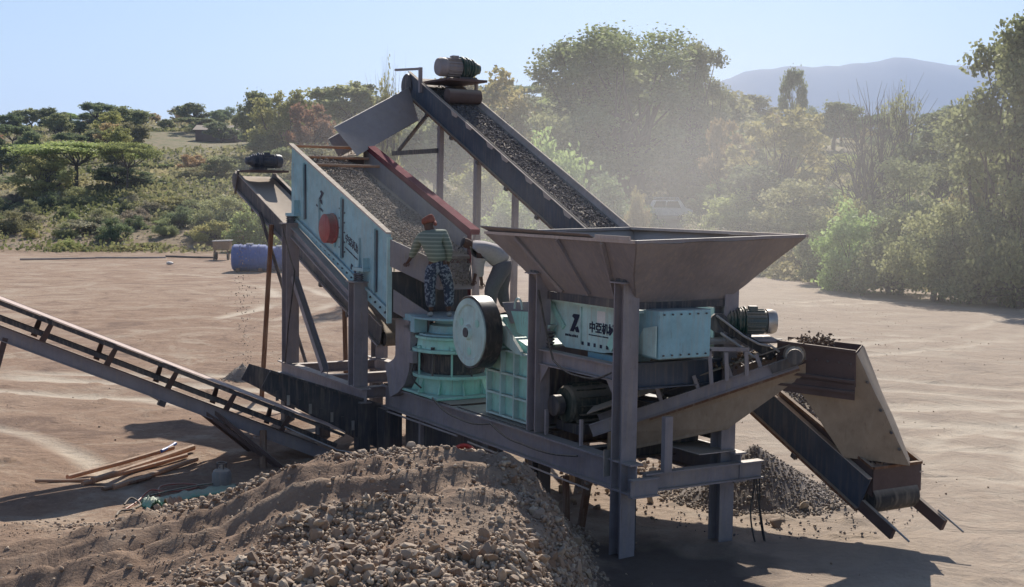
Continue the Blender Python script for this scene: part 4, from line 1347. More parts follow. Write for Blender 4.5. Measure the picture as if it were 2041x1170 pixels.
part('belt', M['beltdust'], c4, belt4, smooth=True)
part('head_pulley', M['steel'], c4, lambda mb: (mb.cyl(P1 - nv * .14 + wv * .30, P1 - nv * .14 + wv * .44, .085, n=20), mb.cyl(P1 - nv * .14 + wv * .33, P1 - nv * .14 + wv * .35, .12, n=20)), smooth=True)
for k in (-1, 1):
    part('side_beam', M['grey'], c4, lambda mb: mb.hbeam(P0 + wv * k * .42 - nv * .22, P1 + wv * k * .42 - nv * .22, .07, .17, nv, .014))
    part('tray_side', M['tan'], c4, lambda mb: mb.prism([P0 + e * .2 + wv * k * .38 - nv * .32, P1 + e * .1 + wv * k * .38 - nv * .28, P1 + e * .05 + wv * k * .30 - nv * .42, P1 - e * 1.15 + wv * k * .2 - nv * .80, P0 + e * .05 + wv * k * .2 - nv * .62], wv * k * .012))
    part('edge_strip', M['rust'], c4, lambda mb: mb.beam(P0 + e * .8 + wv * k * .43 - nv * .325, P1 + wv * k * .43 - nv * .325, .03, .03))
part('tray_floor', M['tan'], c4, lambda mb: mb.prism([P0 + e * .05 + wv * .2 - nv * .62, P1 - e * 1.15 + wv * .2 - nv * .80, P1 - e * 1.15 - wv * .2 - nv * .80, P0 + e * .05 - wv * .2 - nv * .62], -nv * .01))
for f in (.18, .36, .54, .7, .84):
    c = P0.lerp(P1, f)
    for k in (-1, 1):
        part('idler_frame', M['grey'], c4, lambda mb: mb.obox(c + wv * .42 * k - nv * .05, (e, wv, nv), (.05, .03, .18)))
    part('roller', M['dark'], c4, lambda mb: mb.cyl(c - nv * .06 - wv * .4, c - nv * .06 + wv * .4, .045, n=10))
# stand and drive
ms = part('motor_stand', M['grey'], c4, lambda mb: [mb.beam(Vector(p), Vector(q), .05, .05) for p, q in (((2.62, 16.25, 2.2), (2.58, 16.25, 2.66)), ((2.82, 16.25, 2.25), (2.8, 16.25, 2.62)), ((3.08, 16.25, 2.32), (3.06, 16.25, 2.64)), ((2.55, 16.25, 2.66), (3.1, 16.25, 2.66)), ((2.6, 16.95, 2.2), (2.6, 16.95, 2.7)), ((3.1, 16.95, 2.3), (3.1, 16.95, 2.7)), ((2.5, 16.6, 2.7), (3.6, 16.6, 2.74)))])
part('motor_platform', M['grey'], c4, lambda mb: mb.obox((3.02, 16.75, 2.75), ((1, -.1, .03), (0, 1, 0), (0, 0, 1)), (.95, .55, .03)))
gearmotor(c4, (3.15, 16.75, 2.98), (1, .05, 0), .80, .34)
part('drive_pulley', M['dark'], c4, lambda mb: mb.cyl((2.73, 16.42, 2.98), (2.73, 16.52, 2.98), .13, n=20), smooth=True)
part('belt_guard', M['steel'], c4, lambda mb: (mb.tube([Vector(p) for p in ((2.68, 16.36, 3.09), (2.86, 16.36, 2.96), (3.05, 16.36, 2.82), (3.25, 16.36, 2.72), (3.42, 16.36, 2.69), (3.52, 16.36, 2.62))], .016, 6), mb.tube([Vector(p) for p in ((2.74, 16.36, 2.86), (2.95, 16.36, 2.72), (3.2, 16.36, 2.54))], .018, 6)))
part('drive_belt', M['rubber'], c4, lambda mb: (mb.prism([(2.67, 16.4, 3.06), (2.8, 16.4, 2.88), (3.42, 16.4, 2.5), (3.5, 16.4, 2.62)], (0, .05, 0))))
part('bearing', M['dark'], c4, lambda mb: (mb.cyl(P1 - nv * .14 + wv * .47, P1 - nv * .14 + wv * .55, .10, n=16), mb.obox(P1 - nv * .2 + wv * .43 - e * .15, (e, wv, nv), (.4, .08, .12))))
# head box and drop chute
C_ = Vector
HB = [C_((3.50, 16.42, 0)), C_((4.44, 16.06, 0)), C_((4.74, 16.82, 0)), C_((3.80, 17.16, 0))]
hb = part('head_box', M['brown'], c4, lambda mb: (
    mb.prism([HB[0] + Z * 2.74, HB[1] + Z * 2.66, HB[1] + Z * 2.2, HB[0] + Z * 2.28], (.005, .012, 0)),
    mb.prism([HB[1] + Z * 2.66, HB[2] + Z * 2.68, HB[2] + Z * 2.2, HB[1] + Z * 2.2], (-.012, 0, 0)),
    mb.prism([HB[3] + Z * 2.74, HB[2] + Z * 2.68, HB[2] + Z * 2.2, HB[3] + Z * 2.2], (0, -.012, 0))))
for a_, b_ in ((2.36, 2.28), (2.20, 2.14), (2.755, 2.675)):
    part('flange', M['brown'], hb, lambda mb: mb.beam(HB[0] + Z * a_ - Vector((.01, .03, 0)), HB[1] + Z * b_ - Vector((.01, .03, 0)), .05, .035))
for k in range(7):
    q_ = HB[0].lerp(HB[1], (k + .5) / 7)
    part('bolt', M['dark'], c4, lambda mb: mb.cyl(q_ + Z * (2.56 - k * .008) - Vector((0, .02, 0)), q_ + Z * (2.56 - k * .008) - Vector((0, .045, 0)), .014, n=6))
part('lower_box', M['brown'], hb, lambda mb: mb.prism([HB[0] + Z * 2.3 - Vector((.03, .015, 0)), HB[1] + Z * 2.24 - Vector((.0, .015, 0)), HB[1] + Z * 2.04 - Vector((0, .015, 0)), HB[0] + Z * 2.1 + Vector((.1, -.05, 0))], (0, .01, 0)))
T0 = [HB[0] + Z * 2.2 + Vector((.24, -.05, 0)), HB[1] + Z * 2.64 + Vector((.02, .03, 0)), HB[2] + Z * 2.66 + Vector((.02, 0, 0)), HB[3] + Z * 2.2]
T1 = [C_((4.45, 16.5, 1.2)), C_((5.24, 16.22, 1.16)), C_((5.36, 16.62, 1.18)), C_((4.72, 17.0, 1.2))]
ch = part('drop_chute', M['tan'], c4, lambda mb: [mb.prism([Vector(T0[i]), Vector(T0[(i + 1) % 4]), Vector(T1[(i + 1) % 4]), Vector(T1[i])], (0, .006, .006)) for i in range(4)], label='steep dusty tan drop chute at the head', dent=.02)
for f in (.25, .5, .7, .85):
    c = T0[1].lerp(T1[1], f) - Vector((.04, 0, 0))
    part('bolt', M['dark'], ch, lambda mb: mb.cyl(c, c + Vector((0, -.03, 0)), .02, n=6))

for i_, (pts_, lab_) in enumerate((
        ([W(2.05, -.08, 3.3), W(1.6, -.1, 2.36), W(.9, -.1, 2.22), W(.2, -.09, 2.36)], 'thin black cable sagging along the feeder beam'),
        ([W(5.3, -.12, 1.3), W(4.4, -.14, 1.12), W(3.3, -.13, 1.2), W(2.4, -.12, 1.05), W(.9, -.13, 1.15)], 'black cable looped along the main beam of the platform'),
        ([W(11.2, -.6, 4.0), W(10.6, -.55, 3.1), W(10.9, -.57, 2.0), W(11.1, -.57, 1.2)], 'loose black cable hanging down the far screen post'))):
    mb = MB()
    mb.tube([Vector(a_).lerp(Vector(b_), t_ / 6) - Z * .05 * math.sin(math.pi * t_ / 6) for a_, b_ in zip(pts_[:-1], pts_[1:]) for t_ in range(7)][::1], .014, 6)
    tag(mb.build('cable', M['rubber'], smooth=True), lab_, 'cable')

# ---------------------------------------------------------------- stones
def rock_shape(seed, sub=1, rough=.28):
    bm = bmesh.new()
    bmesh.ops.create_icosphere(bm, subdivisions=sub, radius=.5)
    rr = random.Random(seed)
    sc_ = Vector((rr.uniform(.8, 1.25), rr.uniform(.65, 1.0), rr.uniform(.5, .85)))
    off = Vector((rr.uniform(0, 99), 0, 0))
    planes = [(Vector((rr.gauss(0, 1), rr.gauss(0, 1), rr.gauss(0, 1))).normalized(), rr.uniform(.20, .38)) for _ in range(9)]
    for v in bm.verts:
        p = v.co.copy()
        for nn, d in planes:      # chipped flat faces
            k = p.dot(nn)
            if k > d:
                p -= nn * (k - d)
        p *= 1 + rough * mnoise.noise(p * 2.3 + off)
        v.co = Vector((p.x * sc_.x, p.y * sc_.y, p.z * sc_.z))
    me = bpy.data.meshes.new('rock')
    bm.to_mesh(me)
    bm.free()
    return me


ROCKS = [rock_shape(i, 2) for i in range(8)]
PEB = [rock_shape(40 + i, 1, .35) for i in range(6)]
for me in ROCKS:
    me.materials.append(M['rock'])


def mesh_arrays(me):
    v = np.empty(len(me.vertices) * 3)
    me.vertices.foreach_get('co', v)
    f = np.empty(len(me.polygons) * 3, np.int32)
    me.polygons.foreach_get('vertices', f)
    return v.reshape(-1, 3), f.reshape(-1, 3)


PA = [mesh_arrays(m_) for m_ in PEB]
RA = [mesh_arrays(m_) for m_ in ROCKS]


def scatter(name, pts, sizes, mat, seed=0, arr=None, kind='stuff', label=None, cat=None):
    rs = np.random.RandomState(seed)
    arr = arr or PA
    pts, sizes = np.asarray(pts, float), np.asarray(sizes, float)
    which = rs.randint(0, len(arr), len(pts))
    Vs, Fs, Ts = [], [], []
    base = 0
    for k, (v, f) in enumerate(arr):
        sel = np.where(which == k)[0]
        if not len(sel):
            continue
        Rm = rand_rot(len(sel), rs)
        vv = np.einsum('kij,nj->kni', Rm, v) * sizes[sel][:, None, None] + pts[sel][:, None]
        nv_ = v.shape[0]
        Vs.append(vv.reshape(-1, 3))
        Fs.append((f[None] + (np.arange(len(sel)) * nv_)[:, None, None] + base).reshape(-1, 3))
        Ts.append(np.repeat(rs.rand(len(sel)), len(f)))
        base += nv_ * len(sel)
    o = np_mesh(name, np.concatenate(Vs), np.concatenate(Fs), mat, tone=np.concatenate(Ts))
    tag(o, label, cat, kind=kind)
    return o


rs = np.random.RandomState(3)
# loose stone over the ramp
K = 90000
px_, py_ = rs.uniform(-9, 1.7, K), rs.uniform(9.5, 17.3, K)
mo = mound(px_, py_)
q = py_ - .17 * px_
cl = vnoise(px_, py_, .8, 21, 3)
dens = np.zeros(K)
dens += np.clip((13.55 - q) / .5, 0, 1) * np.clip((px_ + 4.4) / 1.2, 0, 1) * 1.0
dens += np.exp(-((py_ - 15.7) / .6) ** 2) * 1.3 * np.clip((px_ + 5.5) / 1.5, 0, 1)
dens += np.clip((px_ + .55) / .5, 0, 1) * 1.3
dens += np.clip((py_ - 16.0) / .3, 0, 1) * .6
dens += np.clip(cl, 0, 1) * .35 * np.clip((px_ + 3) / 2, .1, 1)
dens *= np.clip(mo / .25, 0, 1)
dens *= np.clip(.8 + cl * 1.1, .2, 1.2)
dens += .035 * (mo > .05)
sel = rs.rand(K) < dens * .72
px_, py_, dn = px_[sel], py_[sel], dens[sel]
size = (.022 + .045 * rs.rand(len(px_)) ** 1.3 + .10 * rs.rand(len(px_)) ** 5) * (.75 + .4 * np.clip(dn, 0, 1))
pz_ = ground_h(px_, py_) + size * .02 + rs.rand(len(px_)) * .02 * (dn > .5)
app = size / py_ * ((px_ / py_ > -.42) & (py_ > 11))
order = np.argsort(-app)
big, rest = order[:285], order[285:]
scatter('ramp_stones', np.stack([px_, py_, pz_], 1)[rest], size[rest], M['rock'], 4, label='loose grey and tan stones heaped over the ramp in front of the crushers', cat='stones')
for i in big:
    o = bpy.data.objects.new('rock', ROCKS[i % len(ROCKS)])
    col.objects.link(o)
    o.location = (px_[i], py_[i], pz_[i] + size[i] * .06)
    o.scale = (size[i] * 1.15,) * 3
    o.rotation_euler = (rnd.uniform(0, 6), rnd.uniform(0, 6), rnd.uniform(0, 6))
    big_ = size[i] > np.median(size[big])
    adj = 'larger' if big_ else 'smaller'
    if px_[i] > .1 and py_[i] > 11.5 + (1 - px_[i]) * 3:
        z_n = 'on the shaded right flank of the ramp beside the tower leg'
    elif py_[i] > 14.3:
        z_n = 'along the crest of the ramp below the steel frame'
    elif px_[i] < -2.2:
        z_n = 'in the left part of the heap in front'
    elif px_[i] < -.9:
        z_n = 'in the middle of the heap in front'
    else:
        z_n = 'in the right part of the heap in front'
    tag(o, f'{adj} rough stone {z_n}', 'rock', f'{adj} stones {z_n}')

# grit and fines between the stones
K = 60000
x_, y_ = rs.uniform(-9, 1.3, K), rs.uniform(10, 17, K)
cl = vnoise(x_, y_, .6, 25, 3)
keep = (mound(x_, y_) > .1) & (rs.rand(K) < np.clip(.35 + cl * 1.1 + .3 * ((13.6 - y_ + .17 * x_) > 0), .04, 1) * .55)
x_, y_ = x_[keep], y_[keep]
s_ = .008 + .022 * rs.rand(len(x_)) ** 2
scatter('ramp_grit', np.stack([x_, y_, ground_h(x_, y_) + s_ * .1], 1), s_, M['rock'], 26, label='fine grit and broken chips strewn over the ramp', cat='grit')

# scattered pebbles on the yard
K = 16000
x_ = rs.uniform(-14, 16, K)
y_ = rs.uniform(13, 60, K) ** 1
keep = (rs.rand(K) < np.clip(.25 + vnoise(x_, y_, 3, 31, 3), .03, 1) * .5) & (mound(x_, y_) < .02)
x_, y_ = x_[keep], y_[keep]
s_ = .02 + .05 * rs.rand(len(x_)) ** 4
scatter('yard_pebbles', np.stack([x_, y_, ground_h(x_, y_) + s_ * .2], 1), s_, M['rock'], 6, label='small pebbles scattered over the bare yard', cat='pebbles')


def cone_pts(cx, cy, r, h, k, rs, ex=1.35):
    a = rs.rand(k) * 6.283
    d = np.sqrt(rs.rand(k)) * ex
    x = cx + np.cos(a) * d * r
    y = cy + np.sin(a) * d * r
    z = ground_h(x, y) + h * np.clip(1 - d, 0, 1) + rs.rand(k) * .02
    return np.stack([x, y, z], 1), d


def cone_mesh(name, cx, cy, r, h, mat, parent=None):
    n_, m_ = 36, 12
    V_ = []
    for j in range(m_ + 1):
        for i in range(n_):
            a = i / n_ * 6.283
            d = (j / m_) * r * 1.1
            x, y = cx + math.cos(a) * d, cy + math.sin(a) * d
            V_.append((x, y, gz(x, y) + max(-.05, h * (1 - d / r)) + .02 * mnoise.noise(Vector((x * 4, y * 4, 1)))))
    F_ = [(j * n_ + i, j * n_ + (i + 1) % n_, (j + 1) * n_ + (i + 1) % n_, (j + 1) * n_ + i) for j in range(m_) for i in range(n_)]
    return np_mesh(name, V_, F_, mat, smooth=True)


gp = cone_mesh('gravel_heap', 3.85, 19.5, 1.2, .78, M['gravel'])
tag(gp, 'low cone of crushed gravel on the ground beside the right tower leg', 'gravel heap')
p_, d_ = cone_pts(3.85, 19.5, 1.2, .78, 3200, rs, 1.25)
g2 = scatter('gravel', p_, .025 + .03 * rs.rand(len(p_)) * (1 + d_), M['gravel'], 8)
g2.parent = gp
p_, d_ = cone_pts(3.9, 19.0, 1.9, .0, 500, rs, 1.2)
scatter('spilled_gravel', p_ + np.array([0, 0, .012]), .03 + .04 * rs.rand(len(p_)), M['darkgravel'], 9, label='dark gravel spilled round the foot of the heap', cat='gravel')
fp = cone_mesh('sand_heap', -6.72, 31.2, .48, .42, M['gravel'])
tag(fp, 'small grey cone of fines on the ground below the falling grit', 'sand heap')
p_, d_ = cone_pts(-6.72, 31.2, .48, .42, 500, rs, 1.3)
g2 = scatter('grit', p_, .03 + .02 * rs.rand(len(p_)), M['gravel'], 10)
g2.parent = fp
# rubble behind the tower legs
K = 420
x_, y_ = rs.uniform(.8, 4.6, K), 20.4 + rs.normal(size=K) * 1.1
s_ = .05 + .2 * rs.rand(K) ** 3
scatter('rubble', np.stack([x_, y_, ground_h(x_, y_) + s_ * .2], 1), s_, M['rock'], 11, arr=RA, label='sunlit rubble lying on the ground behind the tower legs', cat='rubble')
# falling grit from the fines conveyor
K = 260
z_ = rs.uniform(.4, 4.3, K)
hd = W(17.15, .72, 0)
x_ = -6.72 + rs.normal(size=K) * .07 * (1 + (4.4 - z_) * .25)
y_ = np.full(K, 31.2) + rs.normal(size=K) * .12
scatter('falling_grit', np.stack([x_, y_, z_], 1), .022 + .035 * rs.rand(K), M['gravel'], 12, label='thin stream of grit falling from the head of the narrow conveyor', cat='falling grit')
# crushed stone on the screen
K = 9000
s_ = rs.uniform(6.62, 11.3, K)
f_ = rs.rand(K)
edge = np.interp(s_, [5.1, 6.6, 8, 10, 11.3], [1.0, 1.0, .97, .88, .93])
t_ = TN + .05 + f_ * (TF - TN - .08) * edge
heap = .10 * np.sin(np.pi * np.clip(f_ * .9 + .05, 0, 1)) * np.interp(s_, [5.1, 9, 11.3], [.5, 1, 1.6])
z_ = 3.95 + (s_ - S0) * .345 + DZ + .01 + heap * rs.uniform(.75, 1.1, K) + (1 - f_) * .14 + .03 * vnoise(s_, f_ * 2, .6, 91, 3)
P_ = np.array(O)[None] + np.array(A)[None] * s_[:, None] + np.array(B)[None] * t_[:, None]
P_[:, 2] = z_
K2 = 700
s2, f2 = rs.uniform(6.02, 6.62, K2), rs.rand(K2)
q2 = (s2 - 6.0) / .6
t2 = (.36 + (TN + .03 - .36) * q2) * (1 - f2) + (.98 + (TF - .05 - .98) * q2) * f2
P2 = np.array(O)[None] + np.array(A)[None] * s2[:, None] + np.array(B)[None] * t2[:, None]
P2[:, 2] = 3.07 + .4 * q2 + .12 * rs.rand(K2) * np.sin(np.pi * f2)
P_ = np.concatenate([P_, P2])
K = len(P_)
scatter('crushed_stone', P_, .028 + .04 * rs.rand(K) ** 1.5, M['gravel'], 13, label='bed of crushed stone sliding down the vibrating screen', cat='crushed stone')
# stone on the return conveyor
K = 9500
s_ = rs.uniform(-1.0, 12.2, K)
f_ = rs.rand(K) * 2 - 1
t_ = 3.45 + f_ * .36
z_ = 1.44 + .4525 * s_ + (.02 + .10 * (1 - f_ ** 2) * (.7 + .5 * vnoise(s_, f_, .5, 44, 2))) * (.5 + .55 * rs.rand(K)) + .05 * f_ ** 2
P_ = np.array(O)[None] + np.array(A)[None] * s_[:, None] + np.array(B)[None] * t_[:, None]
P_[:, 2] = z_
scatter('conveyed_stone', P_, .03 + .05 * rs.rand(K) ** 1.6, M['darkgravel'], 14, label='dark stones riding up the long return conveyor', cat='crushed stone')
# stone spilling off the chute
K = 260
f_ = rs.rand(K)
P_ = np.outer(1 - f_, np.array(W(12.4, 2.6, 6.45))) + np.outer(f_, np.array(W(11.3, .55, 5.2))) + rs.normal(size=(K, 3)) * .09
scatter('chute_stone', P_, .03 + .03 * rs.rand(K), M['gravel'], 15, label='stones tumbling down the grey drop chute onto the screen', cat='crushed stone')
# muck on the crossover conveyor and in the tail box
K = 700
f_ = rs.rand(K)
P_ = np.outer(1 - f_, np.array((2.75, 16.8, 2.36))) + np.outer(f_, np.array((4.25, 16.6, 2.70))) + rs.normal(size=(K, 3)) * np.array([.05, .17, .03])
P_[:, 2] += .04 + .11 * np.exp(-((P_[:, 0] - 3.95) / .28) ** 2) * rs.rand(K)
M['muck'] = rock_mat('brown_muck', (.10, .065, .045), (.17, .115, .08), (.26, .19, .14), .2)
scatter('muck', P_, .03 + .07 * rs.rand(K) ** 2, M['muck'], 16, label='brown muck heaped over the head of the crossover conveyor', cat='muck')
K = 300
P_ = np.array(W(-.45, 3.45, 1.22))[None] + np.outer(rs.uniform(-.8, .9, K), np.array(A) + np.array([0, 0, .42])) + np.outer(rs.uniform(-.38, .38, K), np.array(B)) + np.outer(rs.rand(K), [0, 0, .05])
scatter('tail_stone', P_, .03 + .05 * rs.rand(K), M['gravel'], 17, label='stones lying in the rusty tail box of the return conveyor', cat='crushed stone')

# ---------------------------------------------------------------- props
def rod(name, p, q, r, mat, label, cat, group=None):
    mb = MB()
    r = r * 1.5 if name == 'steel_pipe' else r
    mid = Vector(p).lerp(Vector(q), .5) + Vector((0, 0, -.01))
    mb.tube([p, mid, q], r, 8)
    o = mb.build(name, mat, smooth=True)
    tag(o, label, cat, group)
    return o


def gpt(u, v, z=0.0):
    d = fwd + rt * ((u - 1020.5) / FPX) - upv * ((v - 585) / FPX)
    k = (z - CAM_H) / d.z
    x, y = d.x * k, d.y * k
    return Vector((x, y, gz(x, y) + z))


rod('steel_pipe', gpt(70, 966) + Z * .03, gpt(178, 964) + Z * .04, .018, M['pipe'], 'thin short rusty pipe at the far left end of the pipe stack', 'pipe')
rod('steel_pipe', gpt(135, 962) + Z * .05, gpt(345, 906) + Z * .1, .028, M['pipe'], 'rusty pipe with a blue tip, rearmost of the loose pipes', 'pipe')
rod('steel_pipe', gpt(185, 968) + Z * .06, gpt(385, 904) + Z * .08, .036, M['pipe'], 'thickest pale rusty pipe in the middle of the loose stack', 'pipe')
rod('steel_pipe', gpt(165, 972) + Z * .03, gpt(372, 915) + Z * .05, .026, M['pipe'], 'rusty pipe lying between the thick pipe and the angle iron', 'pipe')
rod('steel_pipe', gpt(225, 976) + Z * .04, gpt(392, 922) + Z * .06, .03, M['pipe'], 'rusty pipe lying nearest the gas cylinder in the stack', 'pipe')
rod('steel_pipe', gpt(205, 980) + Z * .02, gpt(300, 955) + Z * .03, .024, M['rust'], 'short dark rusty pipe at the front of the stack', 'pipe')
rod('blue_rod', gpt(322, 914) + Z * .12, gpt(350, 902) + Z * .12, .03, M['tank'], 'short blue plastic tube at the end of the rear pipe', 'tube')
gc = thing('gas_cylinder', gpt(442, 972), 'squat grey gas cylinder standing by the rusty pipes', 'gas cylinder')
gl = Vector(gc.location)
part('body', M['gas'], gc, lambda mb: mb.lathe(gl, Z, [(.11, 0), (.12, .02), (.12, .04), (.14, .06), (.15, .10), (.15, .24), (.13, .30), (.08, .335), (.03, .34)], 28), smooth=True)
part('valve', M['steel'], gc, lambda mb: (mb.cyl(gl + Z * .34, gl + Z * .40, .02, n=10), mb.cyl(gl + Z * .37 - Vector((.04, 0, 0)), gl + Z * .37 + Vector((.04, 0, 0)), .012, n=8)))
part('handle', M['dark'], gc, lambda mb: (mb.tube([gl + Vector((.075 * math.cos(a), .075 * math.sin(a), .42)) for a in [k * math.pi / 8 for k in range(17)]], .012, 6)))
for k in range(4):
    a = k * math.pi / 2 + .6
    part('handle_post', M['dark'], gc, lambda mb: mb.cyl(gl + Vector((.075 * math.cos(a), .075 * math.sin(a), .31)), gl + Vector((.075 * math.cos(a), .075 * math.sin(a), .42)), .01, n=6))


def crumple(name, pts, wd, h, mat, seed, label, cat):
    """crumpled strip of sheet along a path"""
    rr = np.random.RandomState(seed)
    n_, m_ = 40, 12
    V_ = []
    pts = [Vector(p) for p in pts]
    for i in range(n_ + 1):
        f = i / n_ * (len(pts) - 1)
        k = min(int(f), len(pts) - 2)
        c = pts[k].lerp(pts[k + 1], f - k)
        d = (pts[k + 1] - pts[k]).normalized()
        sd = Vector((-d.y, d.x, 0))
        for j in range(m_ + 1):
            x = j / m_ * 2 - 1
            p = c + sd * x * wd * (.8 + .3 * mnoise.noise(Vector((i * .2, seed, 0))))
            zz = h * (1 - x * x) * (.6 + .6 * abs(mnoise.noise(Vector((i * .23, j * .5, seed))))) + .05 * h * rr.rand()
            V_.append((p.x, p.y, gz(p.x, p.y) + max(.005, zz)))
    F_ = [(i * (m_ + 1) + j, i * (m_ + 1) + j + 1, (i + 1) * (m_ + 1) + j + 1, (i + 1) * (m_ + 1) + j) for i in range(n_) for j in range(m_)]
    o = np_mesh(name, V_, F_, mat, smooth=True)
    sm = o.modifiers.new('s', 'SOLIDIFY')
    sm.thickness = .006
    tag(o, label, cat)
    return o


crumple('plastic_sheet', [gpt(285, 1004), gpt(325, 998), gpt(380, 986), gpt(468, 972)], .12, .11, M['netting'], 3, 'crumpled pale green plastic sheet lying in front of the gas cylinder', 'plastic sheet')
crumple('sack', [gpt(295, 1005), gpt(312, 1012)], .14, .16, M['netting'], 9, 'bunched end of green sacking at the left of the sheet', 'sack')
crumple('cloth', [gpt(330, 1003), gpt(362, 999)], .10, .12, M['pipe'], 12, 'dusty orange cloth thrown over the green sheet', 'cloth')


def hose(name, pts, r, mat, label, cat='hose'):
    V_ = []
    P_ = [Vector(p) for p in pts]
    out = []
    for i in range(len(P_) - 1):      # smooth
        p0, p1, p2, p3 = P_[max(i - 1, 0)], P_[i], P_[i + 1], P_[min(i + 2, len(P_) - 1)]
        for k in range(6):
            t = k / 6
            out.append(.5 * ((2 * p1) + (p2 - p0) * t + (2 * p0 - 5 * p1 + 4 * p2 - p3) * t * t + (3 * p1 - p0 - 3 * p2 + p3) * t ** 3))
    out.append(P_[-1])
    mb = MB()
    mb.tube(out, r, 7)
    o = mb.build(name, mat, smooth=True)
    tag(o, label, cat)
    return o


hose('hose', [gpt(250, 1018) + Z * .03, gpt(275, 1000) + Z * .04, gpt(300, 985) + Z * .05, gpt(335, 982) + Z * .04, gpt(380, 975) + Z * .03, gpt(396, 968) + Z * .03, gpt(360, 968) + Z * .05, gpt(320, 975) + Z * .06, gpt(318, 988) + Z * .03], .014, M['redhose'], 'red rubber hose coiled beside the green sheet')
hose('hose', [gpt(248, 1010) + Z * .04, gpt(262, 1003) + Z * .1, gpt(280, 1008) + Z * .03, gpt(262, 1018) + Z * .03, gpt(240, 1022) + Z * .03, gpt(232, 1030) + Z * .02], .016, M['rubber'], 'black rubber hose coil at the left end of the clutter')
hose('hose', [gpt(300, 990) + Z * .05, gpt(350, 985) + Z * .10, gpt(420, 975) + Z * .12, gpt(470, 968) + Z * .04], .012, M['green'], 'dark green hose running along the plastic sheet')
for i, (u, v, w_) in enumerate(((225, 1032, .10), (238, 1036, .07), (262, 1026, .08))):
    pass

# red bucket on the crest
rb = thing('red_bucket', (-.55, 16.15, gz(-.55, 16.15) + .02), 'red steel bucket tipped over on the crest of the ramp', 'bucket')
bl = Vector(rb.location)
ax_ = Vector((-.35, -.75, .35)).normalized()
part('body', M['red'], rb, lambda mb: mb.lathe(bl + Z * .25 - ax_ * .2, ax_, [(.14, 0), (.2, .34), (.215, .345), (.215, .36), (.185, .355), (.13, .06)], 24), smooth=True)
part('sand_fill', M['rail'], rb, lambda mb: mb.lathe(bl + Z * .2 + ax_ * .05, ax_, [(.14, 0), (.15, .06), (.09, .10), (.03, .12)], 16), smooth=True)
part('handle', M['rust'], rb, lambda mb: mb.tube([bl + Z * .25 + ax_ * .14 + Vector((.2 * math.cos(a), .1 * math.sin(a), -.2 * math.sin(a) + .0)) for a in [k * math.pi / 8 for k in range(9)]], .01, 6))

# dangling cables at the right tower leg
for i, (u, dx, lab) in enumerate(((1466, .0, 'black cable hanging nearest the right tower leg'), (1478, .1, 'black cable hanging in the middle beside the right tower leg'), (1492, .05, 'black cable hanging farthest right from the end beam'))):
    p = W(-.15, 2.02 + i * .05, 1.05)
    hose('cable', [p, p + Vector((.02, -.03, -.3)), p + Vector((-.02 + dx, -.05, -.7)), p + Vector((.05 + dx, -.1, -1.08)), p + Vector((.12 + dx, -.2, -1.1))], .012, M['rubber'], lab, 'cable')

# blue tanks, cart, white stone at the back of the yard
def tank(x, y, wd, h, label, rot):
    t = thing('water_tank', (x, y, gz(x, y)), label, 'tank', 'blue water tanks at the back of the yard')
    c = Vector(t.location)
    ax = Vector((math.cos(rot), math.sin(rot), 0))
    r = h / 2
    part('body', M['tank'], t, lambda mb: mb.lathe(c + Z * r - ax * wd / 2, ax, [(r * .35, -.02), (r * .85, .03), (r, .14), (r, wd - .14), (r * .85, wd - .03), (r * .35, wd + .02)], 28), smooth=True)
    for k in range(3):
        part('band', M['tank'], t, lambda mb: mb.lathe(c + Z * r - ax * (wd / 2 - wd * (.25 + .25 * k)), ax, [(r * .98, -.06), (r * 1.05, -.03), (r * 1.05, .03), (r * .98, .06)], 28), smooth=True)
    part('lid', M['white'], t, lambda mb: mb.cyl(c + Z * (2 * r - .02), c + Z * (2 * r + .08), .22, n=16))
    for k in (-1, 1):
        part('cradle', M['rust'], t, lambda mb: mb.obox(c + ax * k * wd * .3 + Z * .1, (ax, Z.cross(ax), Z), (.2, h * .9, .2)))


tank(at(497, 77).x, 77, 2.2, 1.62, 'left blue plastic water tank lying on its side behind the conveyor pole', .1)
tank(at(556, 78).x, 78, 2.0, 1.5, 'right blue plastic water tank lying half hidden by the screen post', -.15)
cx, cy = at(442, 90).x, 90
ct = thing('hand_cart', (cx, cy, gz(cx, cy)), 'small brown two-wheeled cart with white sheet on top left of the tanks', 'cart')
c0 = Vector(ct.location)
part('box', M['wood'], ct, lambda mb: mb.obox(c0 + Z * 1.05, ((1, 0, 0), (0, 1, 0), (0, 0, 1)), (1.2, .9, .6)), bevel=.03)
part('sheet', M['white'], ct, lambda mb: mb.obox(c0 + Z * 1.39, ((1, 0, .05), (0, 1, 0), (-.05, 0, 1)), (1.3, 1.0, .07)))
for k in (-1, 1):
    wl = part('wheel', M['rubber'], ct, lambda mb: mb.lathe(c0 + Vector((k * .42, -.3, .3)), (1, 0, 0), [(.2, 0), (.3, .01), (.3, .1), (.2, .11)], 20), smooth=True)
    part('hub', M['rust'], wl, lambda mb: mb.cyl(c0 + Vector((k * .42 - .01, -.3, .3)), c0 + Vector((k * .42 + .12, -.3, .3)), .12, n=10))
    part('leg', M['wood'], ct, lambda mb: mb.beam(c0 + Vector((k * .45, -.42, .75)), c0 + Vector((k * .5, -.5, .0)), .1, .1))
part('handle', M['rust'], ct, lambda mb: mb.tube([c0 + Vector((-.55, -.3, 1.0)), c0 + Vector((-1.1, -.4, 1.1)), c0 + Vector((-1.2, -.4, .8))], .03, 6))
o = bpy.data.objects.new('boulder', ROCKS[2].copy())
o.data.materials.clear()
o.data.materials.append(M['white'])
col.objects.link(o)
o.location = gpt(337, 528) + Z * .1
o.scale = (.55, .5, .5)
tag(o, 'white boulder on the open yard left of the cart', 'boulder')

